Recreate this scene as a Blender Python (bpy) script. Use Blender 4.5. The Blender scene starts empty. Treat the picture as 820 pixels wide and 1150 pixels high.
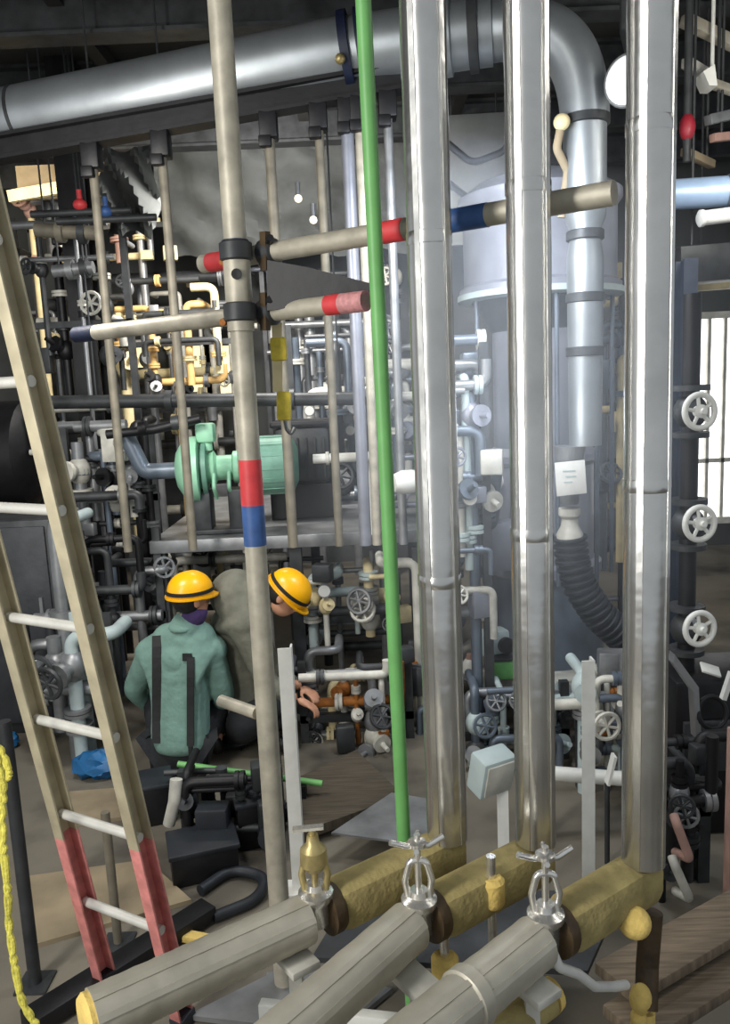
import bpy, bmesh, math, random
from mathutils import Vector, Matrix, Quaternion
from mathutils.bvhtree import BVHTree
V = Vector
C = bpy.context.scene.collection
sc = bpy.context.scene
PI = math.pi

# ------------------------------------------------------------------ camera
F_PX, CAM_H = 900.0, 2.2
D = V((255 / F_PX, -5725 / F_PX, -1)).normalized()
UPc = -D
FWc = V((0, 0, -1)); FWc = (FWc - UPc * FWc.dot(UPc)).normalized()
RTc = FWc.cross(UPc)
MW = Matrix((RTc, FWc, UPc))            # camera -> world
CAM = V((0, 0, CAM_H))
cam_data = bpy.data.cameras.new('camera')
cam = bpy.data.objects.new('camera', cam_data); C.objects.link(cam)
cam.matrix_world = Matrix.Translation(CAM) @ MW.to_4x4()
cam_data.sensor_fit = 'VERTICAL'; cam_data.sensor_height = 36.0
cam_data.lens = 36.0 * F_PX / 1150.0
cam_data.clip_start = 0.05; cam_data.clip_end = 100
sc.camera = cam

def ray(px, py): return MW @ V(((px - 410) / F_PX, -(py - 575) / F_PX, -1))
def at(px, py, Y):
    r = ray(px, py); return CAM + r * (Y / r.y)
def fl(px, py, z=0.0):
    r = ray(px, py); return CAM + r * ((z - CAM_H) / r.z)
def zat(x, Y, py):
    lo, hi = -6.0, 9.0
    for _ in range(50):
        m = (lo + hi) / 2
        c = MW.transposed() @ (V((x, Y, m)) - CAM)
        p = 575 - F_PX * c.y / -c.z
        if p > py: lo = m
        else: hi = m
    return (lo + hi) / 2
def mpx(Y): return Y / F_PX            # metres per pixel, roughly

# ------------------------------------------------------------------ materials
def lin(c):
    return tuple(((x / 255) / 12.92 if x / 255 <= .04045 else ((x / 255 + .055) / 1.055) ** 2.4) for x in c) + (1,)
MATS = {}
def mat(name, col, metal=0.0, rough=0.6, var=0.25, scale=8.0, bump=0.1, bscale=None, stretch=None, emit=0, dirt=None):
    if name in MATS: return MATS[name]
    m = bpy.data.materials.new(name); m.use_nodes = True
    nt = m.node_tree; n = nt.nodes; l = nt.links
    b = n['Principled BSDF']
    tc = n.new('ShaderNodeTexCoord'); mp = n.new('ShaderNodeMapping')
    l.new(tc.outputs['Object'], mp.inputs['Vector'])
    if stretch: mp.inputs['Scale'].default_value = stretch
    ns = n.new('ShaderNodeTexNoise'); ns.inputs['Scale'].default_value = scale; ns.inputs['Detail'].default_value = 5
    l.new(mp.outputs[0], ns.inputs['Vector'])
    cr = n.new('ShaderNodeValToRGB')
    c = lin(col)
    lo = tuple(x * (1 - var) for x in c[:3]) + (1,); hi = tuple(min(1, x * (1 + var)) for x in c[:3]) + (1,)
    if dirt: lo = lin(dirt)
    cr.color_ramp.elements[0].position = .3; cr.color_ramp.elements[0].color = lo
    cr.color_ramp.elements[1].position = .7; cr.color_ramp.elements[1].color = hi
    if dirt:
        e = cr.color_ramp.elements.new(.5); e.color = c
    l.new(ns.outputs['Fac'], cr.inputs['Fac']); l.new(cr.outputs['Color'], b.inputs['Base Color'])
    b.inputs['Metallic'].default_value = metal; b.inputs['Roughness'].default_value = rough
    if bump:
        bn = n.new('ShaderNodeTexNoise'); bn.inputs['Scale'].default_value = bscale or scale * 2; bn.inputs['Detail'].default_value = 3
        l.new(mp.outputs[0], bn.inputs['Vector'])
        bp = n.new('ShaderNodeBump'); bp.inputs['Strength'].default_value = bump; bp.inputs['Distance'].default_value = .02
        l.new(bn.outputs['Fac'], bp.inputs['Height']); l.new(bp.outputs[0], b.inputs['Normal'])
    if emit:
        l.new(cr.outputs['Color'], b.inputs['Emission Color']); b.inputs['Emission Strength'].default_value = emit
    MATS[name] = m
    return m
clad = mat('aluminium_cladding', (214, 213, 209), .93, .23, .15, 5, .2, 7)
clad_low = mat('weathered_cladding', (190, 185, 170), .45, .5, .25, 5, .2, 8)
duct_m = mat('galvanised_duct', (160, 166, 170), .7, .42, .15, 4, .05)
scaf = mat('scaffold_tube_steel', (176, 170, 154), .25, .5, .22, 14, .08)
scaf_far = mat('dull_scaffold_steel', (120, 114, 100), .2, .6, .3, 9, .05)
rail_m = mat('ladder_rail_paint', (190, 180, 152), .1, .5, .18, 12, .05)
rung_m = mat('ladder_rung_metal', (222, 220, 212), .3, .4, .1, 14, .05)
red_m = mat('faded_red_paint', (208, 132, 126), 0, .5, .25, 20, .05)
redb = mat('red_band_paint', (206, 62, 66), 0, .5, .15, 20, .03)
pinkb = mat('worn_pink_paint', (200, 140, 140), 0, .6, .25, 60, .03)
blueb = mat('blue_band_paint', (56, 90, 146), 0, .5, .2, 20, .03)
navy = mat('navy_paint', (22, 30, 54), 0, .5, .3, 20, .05)
green = mat('green_plastic', (108, 170, 98), 0, .45, .12, 8, .02)
khaki = mat('khaki_insulation', (160, 145, 94), 0, .9, .25, 16, .3, 50)
yel_in = mat('yellow_insulation', (226, 196, 112), 0, .9, .15, 20, .3, 60)
brown = mat('brown_tape', (72, 56, 34), 0, .6, .4, 20, .2)
brass = mat('dull_brass', (176, 160, 110), .6, .4, .3, 20, .05)
chrome = mat('bright_steel', (224, 222, 216), .85, .25, .15, 20, .05)
steel = mat('grey_steel', (140, 142, 144), .55, .42, .3, 7, .05)
dsteel = mat('dark_steel', (64, 66, 68), .4, .5, .4, 7, .08)
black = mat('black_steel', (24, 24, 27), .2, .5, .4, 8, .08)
rubber = mat('black_rubber', (36, 40, 46), 0, .5, .2, 10, .05)
white = mat('white_paint', (226, 226, 220), .05, .4, .1, 10, .03)
offwhite = mat('grubby_white_paint', (196, 194, 184), .05, .5, .25, 10, .05)
cream = mat('cream_lagging', (222, 206, 160), 0, .6, .2, 8, .08)
amber = mat('amber_lagging', (222, 182, 118), 0, .6, .2, 8, .08)
yellow = mat('yellow_webbing', (222, 200, 70), 0, .6, .2, 30, .1)
rope_m = mat('yellow_rope_fibre', (226, 216, 96), 0, .8, .25, 60, .3)
mint = mat('mint_green_paint', (156, 212, 178), .05, .42, .12, 10, .03)
mint_d = mat('dusty_mint_paint', (112, 156, 138), .1, .5, .2, 10, .03)
lav = mat('lavender_grey_paint', (138, 141, 152), .3, .4, .15, 6, .04)
bluegrey = mat('blue_grey_paint', (100, 110, 122), .3, .4, .2, 6, .04)
paleblue = mat('pale_blue_paint', (146, 168, 196), .2, .4, .15, 6, .03)
teal = mat('pale_teal_plastic', (176, 190, 190), .0, .45, .12, 6, .03)
rust = mat('rusty_steel', (158, 98, 40), .2, .7, .4, 20, .2)
pinkbrick = mat('dusty_pink_paint', (166, 132, 120), 0, .7, .2, 8, .05)
wood = mat('grey_brown_boards', (120, 106, 88), 0, .8, .35, 6, .2, 10, (1, 14, 1))
dwood = mat('dark_worn_boards', (74, 66, 54), 0, .8, .35, 6, .2, 10, (1, 14, 1))
ply = mat('dusty_plywood', (140, 126, 102), 0, .85, .3, 4, .1)
helm = mat('helmet_yellow', (246, 178, 8), 0, .32, .05, 8, .0)
jacket = mat('green_work_jacket', (112, 144, 134), 0, .85, .15, 10, .5, 14)
olive = mat('olive_work_jacket', (104, 104, 92), 0, .9, .2, 12, .5, 14)
trouser = mat('dark_work_trousers', (30, 32, 36), 0, .85, .3, 12, .4, 14)
skin = mat('skin', (190, 140, 112), 0, .55, .08, 10, .02)
purple = mat('purple_neck_scarf', (70, 52, 98), 0, .85, .15, 20, .3)
strap_m = mat('black_webbing', (26, 28, 28), 0, .7, .2, 30, .1)
bluetarp = mat('blue_tarpaulin', (24, 92, 142), 0, .5, .3, 8, .4, 10)
tarp = mat('grey_dust_sheet', (104, 107, 106), 0, .8, .35, 2.2, .5, 3)
wire = mat('wire_mesh', (120, 122, 120), .4, .5, .3, 8, .05)

# ------------------------------------------------------------------ mesh builders
class MB:
    def __init__(s): s.bm = bmesh.new()
    def box(s, c, size, rot=None, bev=0.0):
        r = bmesh.ops.create_cube(s.bm, size=1.0); vs = r['verts']
        M = Matrix.Translation(V(c)) @ (rot.to_4x4() if rot else Matrix.Identity(4)) @ Matrix.Diagonal(V((size[0], size[1], size[2], 1)))
        bmesh.ops.transform(s.bm, matrix=M, verts=vs)
        if bev:
            es = list({e for v in vs for e in v.link_edges})
            bmesh.ops.bevel(s.bm, geom=es, offset=bev, segments=2, affect='EDGES', profile=.5)
        return s
    def bar(s, p0, p1, w, h, up=V((0, 0, 1)), bev=0.0):
        p0, p1 = V(p0), V(p1); d = p1 - p0; L = d.length; z = d / L
        x = up.cross(z)
        if x.length < 1e-4: x = V((1, 0, 0)).cross(z)
        x.normalize(); y = z.cross(x)
        R = Matrix((x, y, z)).transposed()
        return s.box((p0 + p1) / 2, (w, h, L), R, bev)
    def tube(s, pts, r, seg=14, bend=0.0, cap=True, rad=None):
        pts = [V(p) for p in pts]
        if bend and len(pts) > 2: pts = fillet(pts, bend)
        n = len(pts); rings = []
        t = (pts[1] - pts[0]).normalized()
        x = t.orthogonal().normalized()
        for i, p in enumerate(pts):
            if i == 0: t2 = (pts[1] - pts[0]).normalized()
            elif i == n - 1: t2 = (pts[-1] - pts[-2]).normalized()
            else: t2 = ((pts[i + 1] - p).normalized() + (p - pts[i - 1]).normalized()).normalized()
            x = (t.rotation_difference(t2) @ x); t = t2; x = (x - t * x.dot(t)).normalized(); y = t.cross(x)
            rr = rad[i] if rad else r
            rings.append([s.bm.verts.new(p + (x * math.cos(a) + y * math.sin(a)) * rr) for a in [2 * PI * k / seg for k in range(seg)]])
        for a, b in zip(rings, rings[1:]):
            for k in range(seg): s.bm.faces.new((a[k], a[(k + 1) % seg], b[(k + 1) % seg], b[k]))
        if cap:
            s.bm.faces.new(list(reversed(rings[0]))); s.bm.faces.new(rings[-1])
        return s
    def lathe(s, o, axis, prof, seg=24, cap=True):
        # prof: list of (distance along axis, radius)
        a = V(axis).normalized(); x = a.orthogonal().normalized(); y = a.cross(x); o = V(o); rings = []
        for d, r in prof:
            r = max(r, 1e-4)
            rings.append([s.bm.verts.new(o + a * d + (x * math.cos(t) + y * math.sin(t)) * r) for t in [2 * PI * k / seg for k in range(seg)]])
        for p, q in zip(rings, rings[1:]):
            for k in range(seg): s.bm.faces.new((p[k], p[(k + 1) % seg], q[(k + 1) % seg], q[k]))
        if cap:
            s.bm.faces.new(list(reversed(rings[0]))); s.bm.faces.new(rings[-1])
        return s
    def torus(s, c, axis, R, r, seg=24, rs=8):
        a = V(axis).normalized(); x = a.orthogonal().normalized(); y = a.cross(x); c = V(c); rings = []
        for i in range(seg):
            t = 2 * PI * i / seg; d = x * math.cos(t) + y * math.sin(t)
            rings.append([s.bm.verts.new(c + d * (R + r * math.cos(u)) + a * r * math.sin(u)) for u in [2 * PI * k / rs for k in range(rs)]])
        for i in range(seg):
            p, q = rings[i], rings[(i + 1) % seg]
            for k in range(rs): s.bm.faces.new((p[k], p[(k + 1) % rs], q[(k + 1) % rs], q[k]))
        return s
    def ball(s, c, r, sc3=(1, 1, 1), rot=None, seg=20):
        M = Matrix.Translation(V(c)) @ (rot.to_4x4() if rot else Matrix.Identity(4)) @ Matrix.Diagonal(V((sc3[0] * r, sc3[1] * r, sc3[2] * r, 1)))
        bmesh.ops.create_uvsphere(s.bm, u_segments=seg, v_segments=seg // 2 + 2, radius=1, matrix=M); return s
    def prism(s, pts, off):
        a = [s.bm.verts.new(V(p)) for p in pts]; b = [s.bm.verts.new(V(p) + V(off)) for p in pts]; n = len(a)
        s.bm.faces.new(a); s.bm.faces.new(list(reversed(b)))
        for i in range(n): s.bm.faces.new((a[i], b[i], b[(i + 1) % n], a[(i + 1) % n]))
        return s
def fillet(pts, br, n=8):
    out = [pts[0]]
    for i in range(1, len(pts) - 1):
        p, a, b = pts[i], pts[i - 1], pts[i + 1]
        u = (a - p); v = (b - p); lu, lv = u.length, v.length; u /= lu; v /= lv
        ang = u.angle(v)
        if ang > PI - .02: out.append(p); continue
        d = min(br / math.tan(ang / 2), lu * .48, lv * .48)
        p0, p1 = p + u * d, p + v * d
        for k in range(n + 1):
            t = k / n; out.append(p0 * (1 - t) ** 2 + p * 2 * t * (1 - t) + p1 * t * t)
    out.append(pts[-1])
    return out
def wloc(o):
    l = V((0, 0, 0))
    while o: l = l + o.location; o = o.parent
    return l
def link(name, me, m, parent=None):
    ob = bpy.data.objects.new(name, me)
    ob.data.materials.clear()
    for k in (m if isinstance(m, (list, tuple)) else [m]): ob.data.materials.append(k)
    C.objects.link(ob)
    if parent: ob.parent = parent
    return ob
def obj(name, mb, m, parent=None, label=None, sharp=.7):
    bm = mb.bm
    if parent is not None:
        l = wloc(parent)
        if l.length > 0: bmesh.ops.translate(bm, vec=-l, verts=bm.verts)
    bmesh.ops.recalc_face_normals(bm, faces=bm.faces)
    me = bpy.data.meshes.new(name); bm.to_mesh(me); bm.free()
    for p in me.polygons: p.use_smooth = True
    me.set_sharp_from_angle(angle=sharp)
    ob = link(name, me, m, parent)
    if label: ob['label'] = label
    return ob
def tag(o, label, cat, group=None, kind=None):
    o['label'] = label; o['category'] = cat
    if group: o['group'] = group
    if kind: o['kind'] = kind
    return o
def thing(name, label, cat, loc, group=None):
    o = bpy.data.objects.new(name, None); C.objects.link(o); o.location = V(loc); o.empty_display_size = .05
    return tag(o, label, cat, group)
def single(name, mb, m, label, cat, group=None): return tag(obj(name, mb, m), label, cat, group)
def struct(name, mb, m):
    o = obj(name, mb, m); o['kind'] = 'structure'; return o
X, Yv, Z = V((1, 0, 0)), V((0, 1, 0)), V((0, 0, 1))

# ------------------------------------------------------------------ setting
CEIL = 4.75
floor_m = mat('stained_concrete', (112, 106, 94), 0, .8, .3, 1.3, .15, 9, None, 0, (52, 49, 44))
ceil_m = mat('sooty_ceiling_deck', (52, 51, 48), .1, .7, .45, 1.5, .25, 4)
wall_m = mat('grimy_wall_cladding', (70, 72, 72), .1, .7, .35, 1.2, .2, 3)
struct('floor', MB().box((0, 4.6, -.05), (16, 13, .1)), floor_m)
struct('ceiling', MB().box((0, 5.6, CEIL + .05), (16, 9, .1)), ceil_m)
struct('wall_back', MB().box((0, 10.05, 2.4), (16, .1, 4.8)), wall_m)
tn = 1
for i, y in enumerate((4.3, 5.5, 6.7, 7.9, 9.1)):                    # ceiling girders
    m = MB().box((0, y, CEIL - .012), (16, .18, .024)).box((0, y, CEIL - .15), (16, .03, .26)).box((0, y, CEIL - .29), (16, .18, .024))
    struct('trim_%d' % tn, m, dsteel); tn += 1
for x in (-4.6, -3.2, -1.8, -.4, 1.0, 2.4, 3.8):
    struct('trim_%d' % tn, MB().box((x, 6.6, CEIL - .06), (.1, 6.6, .1)), ceil_m); tn += 1
# daylight openings in the back wall (translucent lit sheets with steel bars)
sky_warm = mat('sunlit_translucent_sheet', (255, 226, 170), 0, .6, .1, 2, 0, emit=1.5)
sky_white = mat('bright_daylight_sheet', (250, 250, 250), 0, .6, .05, 2, 0, emit=2.6)
def window(n, px0, py0, px1, py1, Y, m, bars):
    a, b = at(px0, py1, Y), at(px1, py0, Y); w, h = b.x - a.x, b.z - a.z; c = (a + b) / 2
    fr = MB()
    for (cx, cz, sx, sz) in ((c.x, a.z, w + .12, .06), (c.x, b.z, w + .12, .06), (a.x, c.z, .06, h), (b.x, c.z, .06, h)):
        fr.box((cx, Y, cz), (sx, .08, sz))
    for k in range(1, bars): fr.box((a.x + w * k / bars, Y, c.z), (.03, .06, h))
    fr.box((c.x, Y, a.z + h * .3), (w, .06, .04)); f = obj('window_%d' % n, fr, offwhite if n == 3 else dsteel); f['kind'] = 'structure'
    obj('pane', MB().box((c.x, Y + .02, c.z), (w, .012, h)), m, f)
window(1, 196, 385, 232, 448, 9.9, sky_warm, 2)
window(2, 140, 385, 166, 428, 9.9, sky_warm, 1)
window(3, 774, 352, 850, 585, 7.4, sky_white, 4)
window(4, 238, 385, 262, 445, 9.9, sky_warm, 1)

# ------------------------------------------------------------------ three clad vertical pipes + horizontal runs
RZ = .85
RD = V((-.82, -.572, 0)).normalized()
PR = .066
ends = [fl(503, 957, RZ), fl(602, 967, RZ), fl(722, 987, RZ)]
sil = [fl(352, 1034, RZ), fl(488, 1058, RZ), fl(616, 1062, RZ)]
names = ['left', 'middle', 'right']
vlab = ['tall silver clad vertical pipe just right of the green pole', 'tall silver clad vertical pipe in the middle of the three', 'tall silver clad vertical pipe beside the white handwheels']
hlab = ['lagged silver pipe run below the scaffold pole, yellow lagging at its open end', 'lagged silver pipe run crossing in front of the green pole foot', 'lagged silver pipe run with an overlap band, below the middle vertical pipe']
vallab = ['small brass and steel valve at the scaffold pole foot', 'steel valve with winged handle at the green pole foot', 'steel valve with winged handle below the middle vertical pipe']
for i in range(3):
    P = ends[i]; PR = (.058, .0555, .056)[i]
    t = thing('clad_pipe', vlab[i], 'pipe', (P.x, P.y, RZ), 'insulated steam pipes')
    ztop = CEIL - .01
    zb = zat(P.x, P.y, (940, 944, 966)[i])
    obj('cladding', MB().lathe((P.x, P.y, zb), Z, [(k * (ztop - zb) / 40, PR * (1 + .012 * math.sin(k * 2.3 + i))) for k in range(41)], 48), clad, t)
    ls = MB()
    for az in (-.62, .78):                                          # lengthwise lap seams
        d = V((math.sin(az), -math.cos(az), 0)); ls.bar((P.x + d.x * PR * 1.01, P.y + d.y * PR * 1.01, zb), (P.x + d.x * PR * 1.01, P.y + d.y * PR * 1.01, ztop), .016, .004, up=d)
    obj('lap_seam', ls, clad, t)
    for zz in (1.65 + .13 * i, 2.55 + .1 * i, 3.4):
        obj('joint_ring', MB().lathe((P.x, P.y, zz), Z, [(0, PR * 1.012), (.003, PR * 1.035), (.03, PR * 1.035), (.033, PR * 1.012)], 40), clad, t)
    obj('core_pipe', MB().tube([(P.x, P.y, zb + .05), (P.x, P.y, RZ), (P + RD * .12)], .028, 16, .05), chrome, t)
    # khaki bare insulation stretch
    S = sil[i]; perp = Z.cross(RD)
    k0 = P + V((.01, .02, 0)) - RD * .03
    k0.z = RZ - .005; 
    L = (S - k0).dot(RD); k1 = k0 + RD * (L - .07)
    kb = MB().bar(k0, k1, .115, .125, Z, .035)
    obj('bare_insulation', kb, khaki, t, 'khaki bare insulation without its silver jacket')
    obj('end_collar', MB().lathe(k1 - RD * .015, RD, [(0, .061), (.01, .066), (.035, .066), (.04, .03)], 28), brown, t, 'dark brown taped collar')
    # silver horizontal run
    s0 = k0 + RD * (L + .01)
    len_ = (0, .95, .95)[i] or (fl(104, 1143, RZ) - s0).length
    RD0 = RD; e_ = fl(*((104, 1143), (338, 1150), (490, 1150))[i], RZ); RD = (e_ - s0).normalized()
    h = thing('clad_pipe_run', hlab[i], 'pipe', s0, 'insulated pipe runs along the bottom')
    obj('cladding', MB().lathe(s0, RD, [(k * len_ / 30, .062 * (1 + .012 * math.sin(k * 1.9 + i))) for k in range(31)], 40), clad_low, h)
    sm = MB()
    for az in (.5, 1.25):
        d = (Z * math.sin(az) + V((RD.y, -RD.x, 0)) * -math.cos(az)).normalized()
        if d.y > 0: d = V((-d.x, -d.y, d.z))
        sm.bar(s0 + d * .0625, s0 + RD * len_ + d * .0625, .014, .004, up=d)
    obj('lap_seam', sm, clad_low, h)
    obj('lagging_end', MB().lathe(s0 + RD * len_, RD, [(-.01, .056), (.012, .058), (.022, .05), (.024, .03)], 28), yel_in, h, 'yellow lagging showing at the cut end')
    obj('core_pipe', MB().tube([s0 - RD * .09, s0 + RD * .05], .026, 14), chrome, h)
    if i == 2:
        obj('overlap_band', MB().lathe(s0 + RD * .235, RD, [(0, .062), (.003, .068), (.035, .068), (.04, .062)], 40), clad_low, h)
    # valve standing on the core pipe at the joint
    RD = RD0; b = s0 - RD * .035
    v = thing('valve', vallab[i], 'valve', (b.x, b.y, RZ + .02), 'steam valves between the pipe runs')
    bm_ = chrome if i else brass
    obj('valve_body', MB().lathe((b.x, b.y, RZ - .03), Z, [(0, .032), (.06, .034), (.075, .046), (.09, .046), (.10, .026), (.115, .022)], 20), chrome, v)
    yk = MB()
    yk.tube([(b.x - .026, b.y, RZ + .06), (b.x - .034, b.y, RZ + .11), (b.x - .02, b.y, RZ + .165), (b.x + .02, b.y, RZ + .165), (b.x + .034, b.y, RZ + .11), (b.x + .026, b.y, RZ + .06)], .009, 10, .02)
    obj('yoke', yk, bm_, v)
    obj('valve_stem', MB().tube([(b.x, b.y, RZ + .07), (b.x, b.y, RZ + .235)], .009, 10), chrome if i else brass, v)
    if i:
        w = MB().lathe((b.x, b.y, RZ + .20), Z, [(0, .012), (.006, .024), (.016, .024), (.022, .012)], 16)
        w.tube([(b.x - .068, b.y - .01, RZ + .222), (b.x - .03, b.y, RZ + .205), (b.x + .03, b.y, RZ + .205), (b.x + .068, b.y + .01, RZ + .222)], .008, 10, .02)
        w.tube([(b.x - .005, b.y - .045, RZ + .215), (b.x, b.y, RZ + .207), (b.x + .005, b.y + .045, RZ + .215)], .007, 8)
        obj('wing_handle', w, chrome, v)
    else:
        obj('bonnet', MB().lathe((b.x, b.y, RZ + .12), Z, [(0, .02), (.02, .036), (.06, .034), (.075, .018), (.10, .014)], 18), brass, v)
        obj('lever', MB().bar((b.x - .05, b.y, RZ + .235), (b.x + .03, b.y, RZ + .24), .02, .008), chrome, v)

# yellow insulated stubs and the white drain line at the right pipe
e3 = ends[2]
q = at(713, 1036, e3.y - .10)
t = thing('insulated_stub', 'stubby branch with a round yellow lagging plug under the right vertical pipe', 'pipe fitting', q)
ax = (CAM - q).normalized()
obj('lagging_plug', MB().lathe(q - ax * .04, ax, [(0, .036), (.03, .042), (.055, .04), (.07, .028), (.074, .01)], 24), yel_in, t)
obj('branch_pipe', MB().tube([q - ax * .03, q - ax * .14 + V((.02, 0, 0)), V((e3.x + .02, e3.y, RZ - .14))], .03, 14, .03), brown, t)
q = at(727, 1095, e3.y - .02)
t = thing('insulated_elbow', 'brown elbow with torn yellow lagging at the end of the white drain hose', 'pipe fitting', q)
obj('elbow', MB().tube([V((e3.x + .025, e3.y, RZ - .1)), q + V((.0, 0, .03)), q + V((-.02, -.05, -.06))], .03, 16, .04), brown, t)
obj('torn_lagging', MB().ball(q + V((-.035, -.05, -.03)), .03, (1, .9, 1.5)).ball(q + V((-.04, -.05, -.085)), .022), yel_in, t)
obj('lower_lagging', MB().lathe(q + V((-.03, -.04, -.2)), V((.1, .1, 1)), [(0, .03), (.05, .034), (.12, .03)], 18), yel_in, t)
h0 = at(622, 1072, 1.74)
pts = [h0, at(628, 1086, 1.74), at(650, 1094, 1.78), at(668, 1108, 1.82), at(690, 1108, 1.88), at(703, 1106, 1.92)]
single('drain_hose', MB().tube(pts, .0125, 12, .03), white, 'thin white drain hose sagging from the right silver run to a brown elbow', 'hose')
for (px, py, Y, lab) in ((500, 1088, 1.86, 'yellow lagged stub showing between the middle and right silver runs'), (552, 985 + 15, 1.95, 'yellow lagging block behind the winged valve of the right run')):
    q = at(px, py, Y)
    t = thing('lagged_stub', lab, 'pipe fitting', q)
    obj('lagging', MB().lathe(q - V((0, 0, .04)), Z, [(0, .03), (.01, .036), (.07, .036), (.08, .026)], 18), yel_in, t)
    obj('core_pipe', MB().tube([V((q.x, q.y, .34 if px < 520 else 0)), q + V((0, 0, .1))], .013, 10), chrome, t)
q = at(600, 1130, 1.75)
t = thing('lagged_stub', 'brown and yellow lagged branch under the right silver run', 'pipe fitting', q)
obj('lagging', MB().tube([q - RD * .04 , q + RD * .16], .045, 18), khaki, t)
obj('lagging_plug', MB().lathe(q - RD * .05, -RD, [(0, .044), (.02, .04), (.03, .02)], 18), yel_in, t)

# support stand for the runs
t = thing('pipe_stand', 'white channel stand carrying the silver pipe runs', 'stand', (0.1, 1.9, 0))
for i in range(3):
    b = sil[i] + RD * .0; zt = RZ - .066
    obj('saddle', MB().bar(b + RD * .10 + V((0, 0, -.078)), b + RD * .02 + V((0, 0, -.078)), .12, .022, Z, .004), offwhite, t)
    obj('leg', MB().box((b.x + RD.x * .06, b.y + RD.y * .06, (zt - .02) / 2), (.035, .035, zt - .02), None, .004), offwhite, t)
a, b = sil[0] + RD * .06, sil[2] + RD * .06
obj('cross_rail', MB().bar(V((a.x - .1, a.y + .012, .62)), V((b.x + .1, b.y - .012, .62)), .03, .05, Z, .004), white, t)
obj('cross_rail', MB().bar(V((a.x - .1, a.y + .012, .2)), V((b.x + .1, b.y - .012, .2)), .03, .05, Z, .004), offwhite, t)

# ------------------------------------------------------------------ main scaffold pole, green pole, ledger tubes
pb = fl(320, 1110)
t = thing('scaffold_pole', 'thick grey scaffold pole with red and blue bands near the yellow helmets', 'scaffold pole', (pb.x, pb.y, 0))
PRAD = .037
def pz(py): return zat(pb.x, pb.y, py)
obj('pole_tube', MB().tube([(pb.x, pb.y, .006), (pb.x, pb.y, 4.6)], PRAD, 24), scaf, t)
obj('red_band', MB().tube([(pb.x, pb.y, pz(567)), (pb.x, pb.y, pz(516))], PRAD + .0015, 24), redb, t, 'red painted band')
obj('blue_band', MB().tube([(pb.x, pb.y, pz(612)), (pb.x, pb.y, pz(567))], PRAD + .0015, 24), blueb, t, 'blue painted band')
obj('navy_collar', MB().tube([(pb.x, pb.y, pz(290)), (pb.x, pb.y, pz(270))], PRAD + .006, 24), navy, t, 'dark blue painted collar')
obj('base_plate', MB().box((pb.x, pb.y, .006), (.15, .15, .012)), steel, t)
sl = MB().tube([(pb.x, pb.y, pz(372)), (pb.x, pb.y, pz(292))], PRAD + .007, 24)
obj('joint_sleeve', sl, scaf, t)
obj('locking_hole', MB().lathe((pb.x + .004, pb.y - PRAD - .009, pz(310)), -Yv, [(0, .017), (.003, .017), (.003, .011), (.002, .001)], 18), black, t)
zs = pz(803)
single('scaffold_stub', MB().tube([(pb.x - PRAD, pb.y + .02, zs), (pb.x - .185, pb.y + .14, zs + .005)], .022, 16), scaf, 'short grey tube sticking out left from the scaffold pole below the helmets', 'scaffold tube')
# ledgers
LD = V((.82, -.572, 0)).normalized()
def ledger(name, lab, p, l0, l1, r, bands, base=scaf):
    t = thing(name, lab, 'scaffold tube', p)
    p = V(p)
    obj('tube', MB().tube([p + LD * l0, p + LD * l1], r, 20), base, t)
    for (a, b, m, lb, nm) in bands: obj(nm, MB().tube([p + LD * a, p + LD * b], r + .0015, 20), m, t, lb)
    return t
Yt = pb.y + PRAD + .034
# lengths along the tube from a pixel x
def lpx(p, px):
    lo, hi = -2.5, 2.5
    for _ in range(50):
        m = (lo + hi) / 2; c = MW.transposed() @ (p + LD * m - CAM)
        if 410 + F_PX * c.x / -c.z < px: lo = m
        else: hi = m
    return (lo + hi) / 2
pa = at(283, 287, Yt + .02)
ledger('ledger_tube', 'upper scaffold ledger tube with red and blue bands passing behind the tall silver pipes', pa, lpx(pa, 228), lpx(pa, 690), .031,
       [(lpx(pa, 236), lpx(pa, 258), redb, 'red painted band', 'red_band'), (lpx(pa, 430), lpx(pa, 455), redb, 'red painted band', 'red_band'), (lpx(pa, 497), lpx(pa, 548), blueb, 'blue painted band', 'blue_band')])
pb2 = at(283, 353, Yt + .02)
ledger('ledger_tube', 'lower scaffold ledger tube ending in worn pink paint at the green pole', pb2, lpx(pb2, 86), lpx(pb2, 411), .030,
       [(lpx(pb2, 86), lpx(pb2, 108), navy, 'dark blue painted end', 'blue_end'), (lpx(pb2, 368), lpx(pb2, 384), redb, 'red painted band', 'red_band'), (lpx(pb2, 384), lpx(pb2, 411), pinkb, 'worn pink painted end', 'pink_end')])
def coupler(lab, c, seedx):
    t = thing('scaffold_coupler', lab, 'coupler', c, 'couplers on the scaffold pole')
    c = V(c)
    obj('clamp_half', MB().lathe((pb.x, pb.y, c.z - .03), Z, [(0, PRAD + .008), (.005, PRAD + .016), (.055, PRAD + .016), (.06, PRAD + .008)], 22), dsteel, t)
    obj('clamp_half', MB().lathe(c + LD * .045, LD, [(0, .037), (.005, .043), (.055, .043), (.06, .037)], 22), dsteel, t)
    obj('bolt', MB().tube([c + V((.06, -.05, .02)), c + V((.075, -.11, .035))], .012, 8), black, t)
    obj('bolt', MB().tube([c + V((-.06, -.04, -.02)), c + V((-.085, -.10, -.03))], .012, 8), rust, t)
    obj('wedge', MB().bar(c + V((.05, -.07, -.06)), c + V((.055, -.075, .06)), .02, .03), brown, t)
coupler('dark clamp joining the upper ledger tube to the scaffold pole', pa, 0)
coupler('dark clamp joining the lower ledger tube to the scaffold pole', pb2, 1)
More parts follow.
